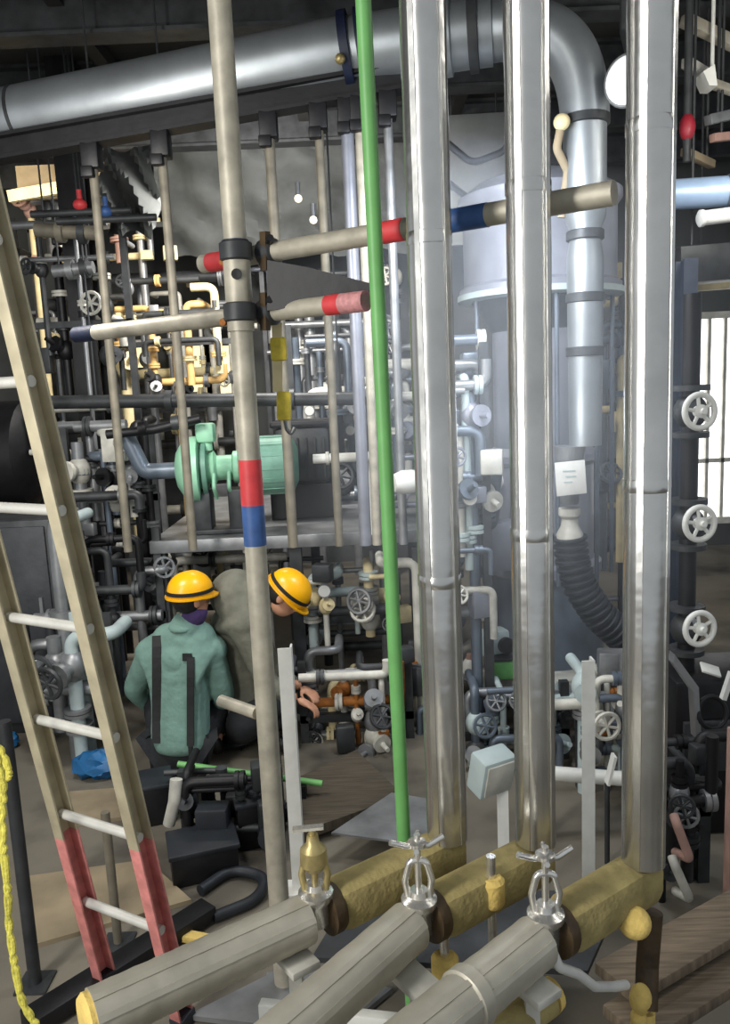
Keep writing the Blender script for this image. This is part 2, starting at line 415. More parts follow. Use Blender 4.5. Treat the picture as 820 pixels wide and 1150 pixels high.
g = [at(300, 292, 2.66), at(345, 300, 2.63), at(432, 322, 2.56), at(432, 329, 2.56), at(345, 343, 2.63), at(300, 349, 2.66)]
single('gusset_bracket', MB().prism(g, (0, .03, 0)), black, 'black tapered bracket reaching from the scaffold pole to the green pole between two ledgers', 'bracket')

g0 = at(408, 0, 2.30); gm = at(455, 970, 2.33); dg = (gm - g0); gb = gm + dg * (gm.z / -dg.z); gt = g0 - dg * ((4.5 - g0.z) / -dg.z * 1.0)
single('green_pole', MB().tube([gb + V((0, 0, .004)), gt], .0215, 20), green, 'slim bright green pole standing upright through the whole picture', 'pole')

# ------------------------------------------------------------------ ladder
bl, br = fl(122, 1112), fl(207, 1150)
top = at(0, 280, 2.2); ldir = (top - br).normalized(); L = (top - br).length + .55
u = (br - bl).normalized(); nrm = u.cross(ldir).normalized()
if nrm.y > 0: nrm = -nrm
t = thing('ladder', 'beige leaning ladder with white rungs and red painted feet', 'ladder', (bl + br) / 2)
lab = MATS['ladder_rail_paint']
zred = zat(br.x, br.y, 938)
for base, redpy, nm in ((bl, 938, 'left'), (br, 948, 'right')):
    lr = 0
    for k in range(200):
        c = MW.transposed() @ (base + ldir * (k * .01) - CAM)
        if 575 - F_PX * c.y / -c.z < redpy: lr = k * .01; break
    # C-section: web + two flanges
    s = 1 if nm == 'left' else -1
    def csec(l0, l1):
        m = MB(); p0, p1 = base + ldir * l0, base + ldir * l1
        R = Matrix((u, nrm, ldir)).transposed()
        c = (p0 + p1) / 2
        m.box(c + nrm * .031, (.046, .008, l1 - l0), R, .002)
        m.box(c - nrm * .031, (.046, .008, l1 - l0), R, .002)
        m.box(c - u * .020, (.006, .056, l1 - l0), R)
        return m
    r = obj('side_rail', csec(max(lr, 0), L), rail_m, t)
    obj('red_foot_section', csec(.03, lr), red_m, r, 'faded red painted lower end of the rail')
    obj('rubber_foot', MB().box(base + ldir * .02, (.056, .08, .06), Matrix((u, nrm, ldir)).transposed(), .006), rubber, r)
ln0 = 0
def ly(py):
    lo, hi = 0, 3
    for _ in range(40):
        m = (lo + hi) / 2; c = MW.transposed() @ (br + ldir * m - CAM)
        if 575 - F_PX * c.y / -c.z > py: lo = m
        else: hi = m
    return (lo + hi) / 2
l1, l6 = ly(1045), ly(428)
for k in range(-1, 7):
    l = l1 + (l6 - l1) * k / 5
    if l < .06 or l > L - .05: continue
    obj('rung', MB().tube([bl + ldir * l, br + ldir * l], .0165, 16), rung_m, t)

# ------------------------------------------------------------------ overhead duct
dy = 4.9
dp = [at(-90, 156, dy + .25), at(392, 58, dy - .1), at(556, 34, dy - .25)]
dlow = V((0, 0, 0))
vd0 = at(657, 140, 4.45)
t = thing('ventilation_duct', 'big galvanised overhead duct running across the top and turning down on the right', 'duct', at(200, 100, dy))
R_ = .178
obj('duct_run', MB().tube([dp[0], dp[1]], R_, 40), duct_m, t)
obj('duct_run', MB().tube([dp[1], dp[1] + (dp[2] - dp[1]) * .98], R_ * .97, 36), duct_m, t)
p3 = dp[1] + (dp[2] - dp[1]) * .98
ctl = [p3, at(612, 26, 4.53), V((vd0.x, vd0.y, zat(vd0.x, vd0.y, 36))), V(vd0)]
ep = []
for k in range(25):
    u_ = k / 24; ep.append(ctl[0] * (1 - u_) ** 3 + ctl[1] * 3 * u_ * (1 - u_) ** 2 + ctl[2] * 3 * u_ * u_ * (1 - u_) + ctl[3] * u_ ** 3)
obj('elbow', MB().tube(ep, .145, 36, rad=[.155 - .03 * k / 24 for k in range(25)]), duct_m, t)
xx, yy = vd0.x, vd0.y
def dz(py): return zat(xx, yy, py)
obj('drop_duct', MB().tube([(xx, yy, dz(142)), (xx, yy, dz(232))], .112, 32), duct_m, t)
obj('drop_duct', MB().lathe((xx, yy, dz(500)), Z, [(0, .088), (dz(340) - dz(500), .095), (dz(290) - dz(500), .098), (dz(262) - dz(500), .075), (dz(245) - dz(500), .108), (dz(230) - dz(500), .112)], 32), duct_m, t)
for py, r in ((137, .128), (265, .10), (335, .104), (395, .104)):
    obj('band', MB().lathe((xx, yy, dz(py + 5)), Z, [(0, r * .95), (.004, r), (.045, r), (.05, r * .95)], 32), dsteel, t)
def dax(p, px):
    lo, hi = 0.0, 1.0
    for _ in range(40):
        m = (lo + hi) / 2; c = MW.transposed() @ (dp[0].lerp(dp[1], m) - CAM)
        if 410 + F_PX * c.x / -c.z < px: lo = m
        else: hi = m
    return dp[0].lerp(dp[1], lo)
dd = (dp[1] - dp[0]).normalized()
for px, m_, w in ((22, dsteel, .02), (255, duct_m, .03)):
    obj('joint_ring', MB().lathe(dax(0, px), dd, [(0, R_), (.003, R_ * 1.03), (w, R_ * 1.03), (w + .003, R_)], 40), m_, t)
fp = dax(0, 385)
obj('flange', MB().lathe(fp, dd, [(0, R_), (.003, R_ * 1.16), (.05, R_ * 1.16), (.055, R_ * .9), (.09, R_ * .9), (.095, R_ * 1.16), (.13, R_ * 1.16), (.135, R_)], 40), navy, t, 'dark bolted flange')
obj('drain_plug', MB().ball(at(382, 66, fp.y - .2), .028), brass, t)
for px in (500, 530):
    q = dp[1].lerp(dp[2], (px - 392) / 168); d2 = (dp[2] - dp[1]).normalized()
    obj('joint_ring', MB().lathe(q, d2, [(0, R_), (.003, R_ * 1.1), (.05, R_ * 1.1), (.055, R_)], 36), dsteel if px > 510 else duct_m, t)
# nozzle
t = thing('duct_nozzle', 'narrow white and steel nozzle joining the drop duct to the black hose', 'nozzle', (xx - .06, yy, dz(600)))
xn = at(640, 585, yy).x
obj('reducer', MB().lathe((xn, yy, dz(565)), Z, [(0, .05), (.05, .055), (dz(500) - dz(565), .088)], 24), steel, t)
obj('coupling', MB().lathe((xn, yy, dz(605)), Z, [(0, .07), (.03, .075), (.08, .05), (.12, .045), (.14, .062), (.18, .062)], 24), offwhite, t)
q = at(641, 537, yy - .1)
tg = thing('label_tag', 'white square tag stuck on the drop duct', 'tag', q)
obj('card', MB().box(q, (.165, .012, .185), Matrix.Rotation(-.06, 3, 'Y'), .003), white, tg)
bmk = MB()
for k, (dx, dz_) in enumerate(((-.01, .04), (.0, .01), (-.015, -.02))): bmk.box(q + V((dx, -.0068, dz_)), (.07 - .012 * k, .002, .008))
obj('faint_marking', bmk, teal, tg)
# black corrugated hose
hp = [at(640, 603, yy), at(643, 630, yy), at(652, 660, yy), at(672, 690, yy), at(702, 718, yy + .02), at(745, 745, yy + .1)]
hp = fillet(hp, .3, 10)
mb = MB(); N = 150
cum = [0]
for a, b in zip(hp, hp[1:]): cum.append(cum[-1] + (b - a).length)
def samp(s):
    for i in range(len(hp) - 1):
        if cum[i + 1] >= s: return hp[i].lerp(hp[i + 1], (s - cum[i]) / max(cum[i + 1] - cum[i], 1e-6))
    return hp[-1]
pp = [samp(cum[-1] * k / N) for k in range(N + 1)]
mb.tube(pp, .08, 20, rad=[.085 if (k // 3) % 2 else .098 for k in range(N + 1)])
single('corrugated_hose', mb, rubber, 'black corrugated flexible hose curving down from the duct nozzle', 'hose')

# black beam under the duct and its hangers and posts
b0, b1 = at(-60, 178, 4.95), at(450, 88, 4.72)
t = thing('support_beam', 'black steel beam running below the big overhead duct', 'beam', (b0 + b1) / 2)
obj('web', MB().bar(b0, b1, .03, .12), black, t)
obj('flange', MB().bar(b0 - V((0, 0, .06)), b1 - V((0, 0, .06)), .12, .02), black, t)
obj('flange', MB().bar(b0 + V((0, 0, .06)), b1 + V((0, 0, .06)), .12, .02), black, t)
def bxy(px):
    lo, hi = 0., 1.
    for _ in range(40):
        m = (lo + hi) / 2; c = MW.transposed() @ (b0.lerp(b1, m) - CAM)
        if 410 + F_PX * c.x / -c.z < px: lo = m
        else: hi = m
    return b0.lerp(b1, lo)
DECKZ = zat(-.8, 5.2, 603)
posts = [(97, .026, scaf_far, 'dull tan post under the black beam, leftmost of its row', 460), (175, .027, scaf_far, 'dull tan post under the black beam behind the lower ledger tube', 450), (296, .030, scaf_far, 'dull tan post under the black beam just right of the scaffold pole', 560),
         (352, .025, scaf_far, 'slim tan post under the black beam, second left of the green pole', 650), (384, .036, None, 'pale blue white pipe under the black beam, left of the green pole', 600), (398, .028, scaf, 'slim grey post right against the pale blue white pipe', 590), (430, .026, steel, 'grey post between the green pole and the left tall silver pipe', 600)]
for px, r, m_, lab, pyb in posts:
    q = bxy(px + 4)
    t = thing('hanging_post', lab, 'post', (q.x, q.y, q.z - .1), 'posts under the duct')
    zb = DECKZ
    obj('post_tube', MB().tube([(q.x, q.y, q.z - .2), (q.x, q.y, zb)], r, 16), m_ or lav, t)
    obj('beam_clamp', MB().box((q.x, q.y, q.z - .13), (.10, .12, .14), None, .01).box((q.x - .02, q.y - .04, q.z - .22), (.07, .06, .06), None, .008), black, t, 'black clamp under the beam')

# ------------------------------------------------------------------ deck with the mint pump
t = thing('steel_deck', 'grey steel deck edge behind the workers carrying the mint green pump', 'platform', (-.7, 6, 0))
xa, xb = at(168, 603, 5.2).x, at(492, 600, 5.2).x
obj('deck_plate', MB().box(((xa + xb) / 2, 6.28, DECKZ - .02), (xb - xa, 2.16, .03)), steel, t)
obj('edge_beam', MB().box(((xa + xb) / 2, 5.19, DECKZ - .04), (xb - xa, .04, .085), None, .006), steel, t)
for x in (xa + .05, xb - .05, (xa + xb) / 2):
    for y in (5.25, 7.3): obj('leg', MB().box((x, y, (DECKZ - .07) / 2), (.08, .08, DECKZ - .07)), dsteel, t)
py_ = 5.45
def pump():
    c = at(245, 527, py_)
    t = thing('pump', 'mint green motor pump on the steel deck', 'pump', (c.x, c.y, DECKZ))
    a = V((1, .12, 0)).normalized()
    f = at(216, 527, py_)
    obj('end_bell', MB().lathe(f + a * -.085, a, [(-.03, .05), (-.015, .12), (.02, .18), (.07, .22), (.13, .225), (.14, .15)], 32), mint, t)
    obj('flange', MB().lathe(f + a * .05, a, [(0, .15), (.02, .15), (.022, .185), (.05, .185), (.052, .13)], 32), mint_d, t)
    obj('bearing_housing', MB().lathe(f + a * .10, a, [(0, .10), (.05, .12), (.07, .085), (.17, .085), (.18, .11), (.21, .11), (.22, .08), (.3, .08)], 28), mint, t)
    obj('motor_casing', MB().lathe(f + a * .38, a, [(0, .10), (.02, .2), (.3, .2), (.34, .12)], 32), mint_d, t)
    fins = MB()
    for k in range(14):
        th = 2 * PI * k / 14; n1 = V((0, math.cos(th), math.sin(th)))
        fins.bar(f + a * .42 + n1 * .2, f + a * .66 + n1 * .2, .008, .03, up=V((1, 0, 0)).cross(n1))
    obj('cooling_fins', fins, mint_d, t)
    tb = at(231, 486, py_)
    obj('terminal_box', MB().box(tb, (.125, .12, .13), None, .02).lathe(tb - V((0, 0, .12)), Z, [(0, .04), (.08, .04)], 16), mint, t)
    obj('suction_pipe', MB().tube([f - a * .08, f - a * .32, f - a * .32 + V((-.1, 0, .25))], .055, 16, .08), bluegrey, t)
    ft = MB()
    for k in (.06, .3): ft.box((f.x + k, f.y, (f.z - .15 + DECKZ) / 2), (.12, .16, abs(f.z - .15 - DECKZ) + .02), None, .01)
    obj('mounting_foot', ft.box((f.x + .16, f.y, DECKZ + .015), (.4, .2, .03), None, .004), dsteel, t)
    br_ = MB()
    for k in (.16, .26):
        br_.tube([f + a * k + V((0, -.1, -.02)), f + a * k + V((0, -.13, -.12)), f + a * k + V((0, -.05, -.2))], .014, 10, .03)
    obj('cooling_pipe', br_, mint, t)
pump()
# dark motor to the right of the pump
c = at(342, 512, 6.1)
t = thing('gearbox', 'dark grey gearbox casing on the deck right of the mint pump', 'gearbox', (c.x, c.y, DECKZ))
obj('casing', MB().box((c.x, c.y, c.z + .02), (.42, .4, .42), None, .05), dsteel, t)
obj('top_cover', MB().box((c.x, c.y, c.z + .25), (.46, .44, .05), None, .02), black, t)
rb = MB()
for k in range(6): rb.box((c.x - .16 + k * .064, c.y - .21, c.z), (.014, .03, .3))
obj('ribs', rb, dsteel, t)
obj('pedestal', MB().box((c.x, c.y, (DECKZ + c.z - .19) / 2), (.5, .46, max(.05, c.z - .19 - DECKZ))), black, t)
obj('shaft', MB().lathe((c.x - .21, c.y, c.z), -X, [(0, .06), (.1, .06), (.1, .09), (.14, .09), (.14, .03), (.3, .03)], 18), steel, t)

# ------------------------------------------------------------------ reactor vessel behind the pipes
c0 = at(606, 335, 5.2)
t = thing('process_vessel', 'lavender grey drum vessel behind the tall silver pipes', 'vessel', (c0.x, c0.y, 0))
vx, vy = c0.x, c0.y
def vz(py): return zat(vx, vy, py)
zb = vz(334)
obj('drum', MB().lathe((vx, vy, zb), Z, [(0, .48), (.02, .5), (.06, .5), (.08, .47), (.52, .47), (.56, .5), (.6, .5), (.68, .38), (.74, .2)], 48), lav, t)
obj('rim', MB().lathe((vx, vy, zb - .02), Z, [(0, .47), (.01, .515), (.045, .515), (.05, .47)], 48), teal, t)
obj('under_cone', MB().lathe((vx, vy, vz(372)), Z, [(0, .3), (zb - vz(372) - .0, .44)], 40), dsteel, t)
obj('column', MB().lathe((vx, vy, vz(640)), Z, [(0, .36), (.02, .38), (.08, .38), (.1, .33), (vz(520) - vz(640), .33), (vz(515) - vz(640), .36), (vz(508) - vz(640), .36), (vz(500) - vz(640), .3), (vz(372) - vz(640), .3)], 40), lav, t)
for k, (px, py, w, h_) in enumerate(((528, 425, .1, .3), (520, 470, .12, .12), (560, 612, .2, .3))):
    q = at(px, py, vy - .4)
    obj('side_box', MB().box(q, (w, .14, h_), None, .015), bluegrey if k < 2 else lav, t)
for k in range(5):
    th = PI + PI * (k + .5) / 5
    q = V((vx + .44 * math.cos(th), vy + .44 * math.sin(th), 0))
    obj('hanger_rod', MB().tube([(q.x, q.y, vz(640)), (q.x, q.y, zb + .03)], .014, 10), bluegrey, t)
zp = vz(733)
obj('skirt', MB().lathe((vx, vy, zp), Z, [(0, .40), (vz(640) - zp + .02, .33)], 36), bluegrey, t)
obj('base_disc', MB().lathe((vx, vy, zp - .06), Z, [(0, .5), (.01, .56), (.07, .56), (.075, .4)], 48), offwhite, t)
for k in range(6):
    th = 2 * PI * (k + .25) / 6
    obj('leg', MB().tube([(vx + .48 * math.cos(th), vy + .48 * math.sin(th), 0), (vx + .48 * math.cos(th), vy + .48 * math.sin(th), zp - .05)], .035, 14), teal, t)
zc = vz(500)
obj('side_nozzle', MB().lathe((vx - .3, vy - .12, vz(535)), V((-1, -.5, 0)), [(0, .06), (.14, .06), (.14, .1), (.17, .1), (.17, .05)], 20), white, t)
# things on the disc
zt = zp + .015
def on(px, lab, nm, cat, mbf):
    q = V((at(px, 730, vy - .46).x, vy - .46, zt)); return q
q = on(528, 0, 0, 0, 0)
t = thing('white_canister', 'small white canister on the round base left of the middle pipe', 'canister', q)
obj('canister_body', MB().lathe(q, Z, [(0, .045), (.01, .052), (.1, .052), (.13, .03)], 18), white, t); obj('cap', MB().lathe(q + V((0, 0, .13)), Z, [(0, .026), (.03, .024)], 14), pinkbrick, t)
q = on(563, 0, 0, 0, 0)
t = thing('green_box', 'small green box on the round base beside the middle pipe', 'box', q)
obj('box_body', MB().box(q + V((0, 0, .06)), (.15, .1, .12), None, .01), mat('leaf_green_paint', (96, 160, 88), 0, .5), t); obj('box_lid', MB().box(q + V((0, 0, .13)), (.16, .11, .02), None, .005), dsteel, t)
q = V((at(550, 700, vy - .36).x, vy - .42, vz(695)))
t = thing('junction_box', 'pale teal junction box with dark port above the small green box', 'box', q)
obj('box_body', MB().box(q, (.2, .12, .15), Matrix.Rotation(.3, 3, 'Z'), .02), teal, t); obj('port', MB().lathe(q + V((.07, -.08, 0)), V((.3, -1, 0)), [(0, .05), (.03, .05), (.03, .035)], 16), black, t); obj('conduit', MB().tube([q, q + V((0, .1, -.05)), q + V((0, .1, zt - q.z))], .02, 10, .03), teal, t)

# ------------------------------------------------------------------ white posts and teal box lamp
def wpost(px, py0, py1, Y, w, lab, m_=white):
    q = at(px, (py0 + py1) / 2, Y)
    t = thing('white_post', lab, 'post', (q.x, q.y, 0))
    z1 = zat(q.x, q.y, py0)
    obj('angle_web', MB().box((q.x, q.y, z1 / 2), (w, .008, z1)), m_, t)
    obj('angle_web', MB().box((q.x + w / 2 - .004, q.y + w / 2, z1 / 2), (.008, w, z1)), m_, t)
    obj('foot_plate', MB().box((q.x, q.y + .02, .005), (w * 2, w * 2, .01)), m_, t)
    return t
wpost(329, 728, 1040, 3.25, .058, 'white angle post right behind the scaffold pole below the second helmet')
wpost(661, 742, 1010, 3.05, .052, 'white angle post between the middle and right tall silver pipes')
wpost(566, 880, 1060, 3.0, .045, 'short white post under the pale teal box')
q = at(552, 866, 3.0)
t = thing('box_lamp', 'pale teal box with slanted face on the short white post', 'box', q)
R2 = Matrix.Rotation(.5, 3, 'Z') @ Matrix.Rotation(.25, 3, 'X')
obj('housing', MB().box(q, (.16, .1, .17), R2, .012), teal, t)
obj('front_panel', MB().box(q + R2 @ V((0, -.053, 0)), (.13, .008, .14), R2, .004), offwhite, t)
# white cross rail at y ~ 870, right of middle pipe
a, b = at(612, 868, 3.6), at(720, 876, 3.6)
t = thing('guard_rail', 'white horizontal rail low between the middle and right tall silver pipes', 'rail', (a + b) / 2)
obj('rail', MB().tube([a, b], .035, 16), white, t)
for q in (a, b): obj('leg', MB().tube([q, V((q.x, q.y, 0))], .022, 12), dsteel, t)
a = at(648, 885, 3.3); b = at(676, 850, 3.32)
t = thing('paddle', 'white tilted plate leaning beside the white angle post', 'plate', a)
obj('blade', MB().bar(at(682, 880, 3.35), at(690, 848, 3.35), .05, .012), white, t)
obj('bracket_arm', MB().tube([at(682, 880, 3.36), at(682, 1000, 3.36)], .012, 10), dsteel, t)

# ------------------------------------------------------------------ generic welded pipework skids
def manifold(name, lab, cat, box, Y, seed, nv, nh, nval, pal, rr=(.014, .04), depth=.35, stand=0.0, ngauge=0, boxes=0, wheels=True):
    rnd = random.Random(seed)
    px0, py0, px1, py1 = box
    a, b = at(px0, py1, Y), at(px1, py0, Y)
    t = thing(name, lab, cat, ((a.x + b.x) / 2, Y + depth / 2, stand))
    def P(m): return pal[rnd.randrange(len(pal))] if m is None else m
    cols = []
    for k in range(nv):
        x = a.x + (b.x - a.x) * (k + rnd.uniform(.15, .85)) / nv; y = Y + rnd.random() * depth; r = rnd.uniform(*rr)
        z0 = stand if (k % 3 == 0) else a.z + (b.z - a.z) * rnd.uniform(0, .35); z1 = b.z - (b.z - a.z) * rnd.uniform(0, .3)
        pts = [(x, y, z0), (x, y, z1)]
        if rnd.random() < .6: pts.append((x + rnd.choice((-1, 1)) * rnd.uniform(.1, .35), y, z1))
        if rnd.random() < .5: pts.append((pts[-1][0], y + .25, z1 + .0))
        obj('pipe', MB().tube(pts, r, 12, r * 2.2), P(None), t); cols.append((x, y, r, max(z0, a.z), z1))
        for q in range(rnd.randint(1, 2)):
            zz = max(z0, a.z) + (z1 - max(z0, a.z)) * rnd.uniform(.1, .9)
            obj('flange', MB().lathe((x, y, zz), Z, [(0, r), (0, r * 1.9), (.02, r * 1.9), (.02, r * 1.5), (.026, r * 1.5), (.026, r * 1.9), (.046, r * 1.9), (.046, r)], 16), P(None), t)
    for k in range(nh):
        z = a.z + (b.z - a.z) * (k + rnd.uniform(.15, .85)) / nh; y = Y + rnd.random() * depth; r = rnd.uniform(*rr)
        xa_, xb_ = a.x + (b.x - a.x) * rnd.uniform(0, .3), b.x - (b.x - a.x) * rnd.uniform(0, .3)
        pts = [(xa_, y, z), (xb_, y, z)]
        if rnd.random() < .6: pts.append((xb_, y, z + rnd.choice((-1, 1)) * rnd.uniform(.08, .3)))
        if rnd.random() < .5: pts.insert(0, (xa_, y, z - rnd.uniform(.08, .3)))
        obj('pipe', MB().tube(pts, r, 12, r * 2.2), P(None), t)
        xx_ = rnd.uniform(xa_, xb_)
        obj('flange', MB().lathe((xx_, y, z), X, [(0, r), (0, r * 1.8), (.02, r * 1.8), (.02, r * 1.5), (.026, r * 1.5), (.026, r * 1.8), (.046, r * 1.8), (.046, r)], 16), P(None), t)
    for k in range(nval):
        x, y, r, z0, z1 = cols[rnd.randrange(len(cols))]; zz = z0 + (z1 - z0) * rnd.uniform(.05, .95); m_ = P(None)
        ax = V((rnd.uniform(-.7, .7), -1, rnd.uniform(-.2, .7))).normalized()
        s = r * 1.5 + .012
        v = obj('valve_body', MB().ball((x, y, zz), s * 1.1, (1, 1, 1.25), None, 14).lathe((x, y, zz), ax, [(0, s * .8), (s * 1.6, s * .6), (s * 1.6, s), (s * 2, s), (s * 2, s * .3), (s * 3.2, s * .25)], 14), m_, t)
        if wheels and rnd.random() < .38:
            w = MB().torus(V((x, y, zz)) + ax * s * 3.1, ax, s * 1.2, s * .2, 18, 6); sd = ax.orthogonal().normalized()
            for q in range(3):
                d = Quaternion(ax, q * PI / 3) @ sd; cc = V((x, y, zz)) + ax * s * 3.1; w.tube([cc - d * s * 1.15, cc + d * s * 1.15], s * .15, 6)
            obj('handwheel', w, P(None), v)
    for k in range(ngauge):
        x, y, r, z0, z1 = cols[rnd.randrange(len(cols))]; zz = z0 + (z1 - z0) * rnd.uniform(.3, .95)
        g_ = obj('gauge', MB().lathe((x, y - r, zz), -Yv, [(0, .01), (.05, .01), (.05, .045), (.075, .045), (.075, .04)], 18), steel, t)
        obj('dial', MB().lathe((x, y - r - .0735, zz), -Yv, [(0, .039), (.002, .039)], 18), white, g_)
    for k in range(boxes):
        x = rnd.uniform(a.x, b.x); z = rnd.uniform(a.z, b.z); s = rnd.uniform(.06, .16)
        obj('terminal_box', MB().box((x, Y + rnd.random() * depth, z), (s, s * .7, s * rnd.uniform(.7, 1.6)), Matrix.Rotation(rnd.uniform(-.4, .4), 3, 'Z'), .01), P(None), t)
    # welded spine that ties the skid together
    zs_ = a.z + (b.z - a.z) * .45
    obj('skid_frame', MB().bar((a.x, Y + depth * .6, zs_), (b.x, Y + depth * .6, zs_), .05, .05).bar((a.x + .03, Y + depth * .6, stand), (a.x + .03, Y + depth * .6, b.z - .05), .05, .05, X).bar((b.x - .03, Y + depth * .6, stand), (b.x - .03, Y + depth * .6, b.z - .05), .05, .05, X), dsteel, t)
    return t
G = [steel, steel, dsteel, offwhite]
manifold('pipe_rack', 'dark grey pipe cluster behind the top of the ladder', 'pipework', (20, 225, 130, 470), 6.3, 3, 6, 5, 5, [dsteel, dsteel, steel, black, offwhite], stand=0, boxes=3)
manifold('pipe_rack', 'cream and yellow lagged pipe cluster above the mint pump', 'pipework', (122, 300, 262, 452), 7.6, 5, 7, 4, 3, [cream, amber, steel, dsteel, cream], (.025, .06), boxes=2)
manifold('pipe_rack', 'dark pipe cluster with pale flanges left of the mint pump', 'pipework', (70, 470, 163, 640), 5.6, 8, 8, 5, 6, [black, dsteel, bluegrey, offwhite, steel], (.02, .045), boxes=3)
manifold('pipe_rack', 'black valve cluster between the ladder and the nearer green jacket', 'pipework', (90, 590, 170, 790), 5.0, 11, 5, 5, 7, [black, dsteel, steel, dsteel], (.02, .04), boxes=1)
manifold('pipe_rack', 'grey pipe cluster seen between the ladder rails', 'pipework', (20, 690, 112, 850), 4.55, 14, 5, 5, 4, [steel, dsteel, teal, steel], (.02, .045))
manifold('pipe_rack', 'grey and white pipe cluster on the deck left of the green pole', 'pipework', (330, 350, 452, 590), 6.75, 17, 8, 6, 6, [steel, offwhite, bluegrey, dsteel, steel], (.018, .05), stand=DECKZ, ngauge=2, boxes=3)
manifold('pipe_rack', 'tangled grey valve cluster right of the second helmet', 'pipework', (335, 640, 452, 760), 5.1, 20, 8, 6, 9, [steel, offwhite, dsteel, steel, teal, cream], (.015, .035), depth=.4, ngauge=2, boxes=4)
manifold('pipe_rack', 'low rusty grey pipe tangle beside the dark board ramp', 'pipework', (338, 740, 465, 880), 4.6, 23, 9, 7, 10, [steel, offwhite, dsteel, steel, offwhite, steel, dsteel, cream, rust], (.014, .03), depth=.3, boxes=4)
manifold('pipe_rack', 'pale blue pipe cluster between the left and middle tall silver pipes', 'pipework', (500, 372, 552, 720), 4.4, 26, 5, 9, 7, [bluegrey, lav, teal, offwhite, steel], (.015, .035), depth=.2, ngauge=1, boxes=4)
manifold('pipe_rack', 'grey pipe cluster right behind the green pole', 'pipework', (425, 400, 492, 590), 5.7, 29, 5, 7, 5, [steel, bluegrey, lav, offwhite], (.018, .045), stand=DECKZ, boxes=3)
manifold('pipe_rack', 'grey pipe cluster below the deck edge right of the green pole', 'pipework', (472, 610, 515, 860), 4.75, 61, 5, 6, 5, [steel, bluegrey, lav, offwhite, dsteel], (.016, .035), depth=.25, boxes=3)
manifold('pipe_rack', 'teal grey pipe tangle under the round vessel base', 'pipework', (515, 770, 650, 900), 4.2, 32, 8, 5, 8, [teal, steel, bluegrey, dsteel], (.014, .03), boxes=2)
manifold('pipe_rack', 'blue grey pipe cluster behind the drop duct and right silver pipe', 'pipework', (672, 300, 716, 690), 5.95, 35, 4, 8, 4, [bluegrey, lav, bluegrey, cream], (.018, .04), boxes=2)
manifold('pipe_rack', 'grey pipe cluster low behind the right tall silver pipe', 'pipework', (655, 760, 720, 880), 3.9, 38, 6, 5, 6, [steel, bluegrey, steel, offwhite, teal, bluegrey, rust], (.014, .035), depth=.25, boxes=2)
manifold('pipe_rack', 'dark pipe cluster in the lower right corner behind the brown boards', 'pipework', (745, 850, 825, 1010), 3.0, 41, 5, 4, 5, [black, dsteel, steel, black], (.015, .03), boxes=2)
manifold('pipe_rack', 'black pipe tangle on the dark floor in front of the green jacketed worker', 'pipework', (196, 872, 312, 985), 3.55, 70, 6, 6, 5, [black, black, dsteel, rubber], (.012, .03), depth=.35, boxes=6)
manifold('pipe_rack', 'grey and white pipe wall far behind the mint pump', 'pipework', (60, 300, 276, 590), 9.0, 72, 14, 9, 8, [steel, offwhite, steel, cream, dsteel], (.02, .07), depth=.4, boxes=8)
manifold('pipe_rack', 'grey and white pipe wall far behind the slim posts', 'pipework', (305, 280, 470, 580), 9.0, 74, 12, 9, 8, [steel, offwhite, steel, lav, dsteel], (.02, .07), depth=.4, boxes=8)
manifold('pipe_rack', 'small white and grey pipe cluster under the deck edge behind the helmets', 'pipework', (180, 615, 335, 700), 6.0, 44, 9, 4, 6, [offwhite, steel, dsteel, cream], (.015, .035), boxes=4)
manifold('pipe_rack', 'grey pipe cluster hanging above the ledger tubes at the far wall', 'pipework', (30, 195, 186, 300), 8.3, 47, 9, 3, 3, [cream, steel, dsteel, pinkbrick], (.02, .05), depth=.2, boxes=4)

# ------------------------------------------------------------------ left-side dark tanks, pipes, panels
c = at(-8, 510, 6.2)
t = thing('dark_tank', 'dark horizontal tank behind the ladder at middle height', 'tank', (c.x, c.y, 0))
obj('shell', MB().lathe((c.x - .8, c.y, c.z), X, [(0, .1), (.05, .3), (.12, .4), (1.1, .4), (1.17, .3), (1.22, .1)], 40), black, t)
for dx in (-.5, .1): obj('saddle', MB().box((c.x + dx, c.y, (c.z - .36) / 2), (.12, .5, c.z - .36)), dsteel, t)
c = at(24, 640, 5.1)
t = thing('control_cabinet', 'dark grey cabinet standing behind the ladder', 'cabinet', (c.x, c.y, 0))
zt = zat(c.x, c.y, 585)
obj('body', MB().box((c.x - .1, c.y + .2, zt / 2), (.62, .4, zt), None, .01), dsteel, t)
d = obj('door', MB().box((c.x - .1, c.y - .01, zt / 2 + .02), (.56, .02, zt - .12), None, .006), mat('cabinet_grey', (58, 60, 64), .2, .5), t)
obj('handle', MB().bar((c.x + .12, c.y - .035, zt * .55), (c.x + .12, c.y - .035, zt * .65), .02, .02), steel, d)
for px, w, lab, m_ in ((72, .06, 'pale grey standpipe just right of the dark cabinet', steel), (88, .05, 'pale teal standpipe behind the ladder beside the black valve cluster', teal)):
    q = at(px, 700, 4.7)
    t = thing('standpipe', lab, 'pipe', (q.x, q.y, 0))
    z1 = zat(q.x, q.y, 585)
    obj('pipe', MB().tube([(q.x, q.y, 0), (q.x, q.y, z1), (q.x + .02, q.y + .3, z1)], w * .7, 16, .1), m_, t)
    obj('flange', MB().lathe((q.x, q.y, z1 * .6), Z, [(0, w), (0, w * 1.3), (.05, w * 1.3), (.05, w)], 18), m_, t)
q = at(65, 606, 4.9); 
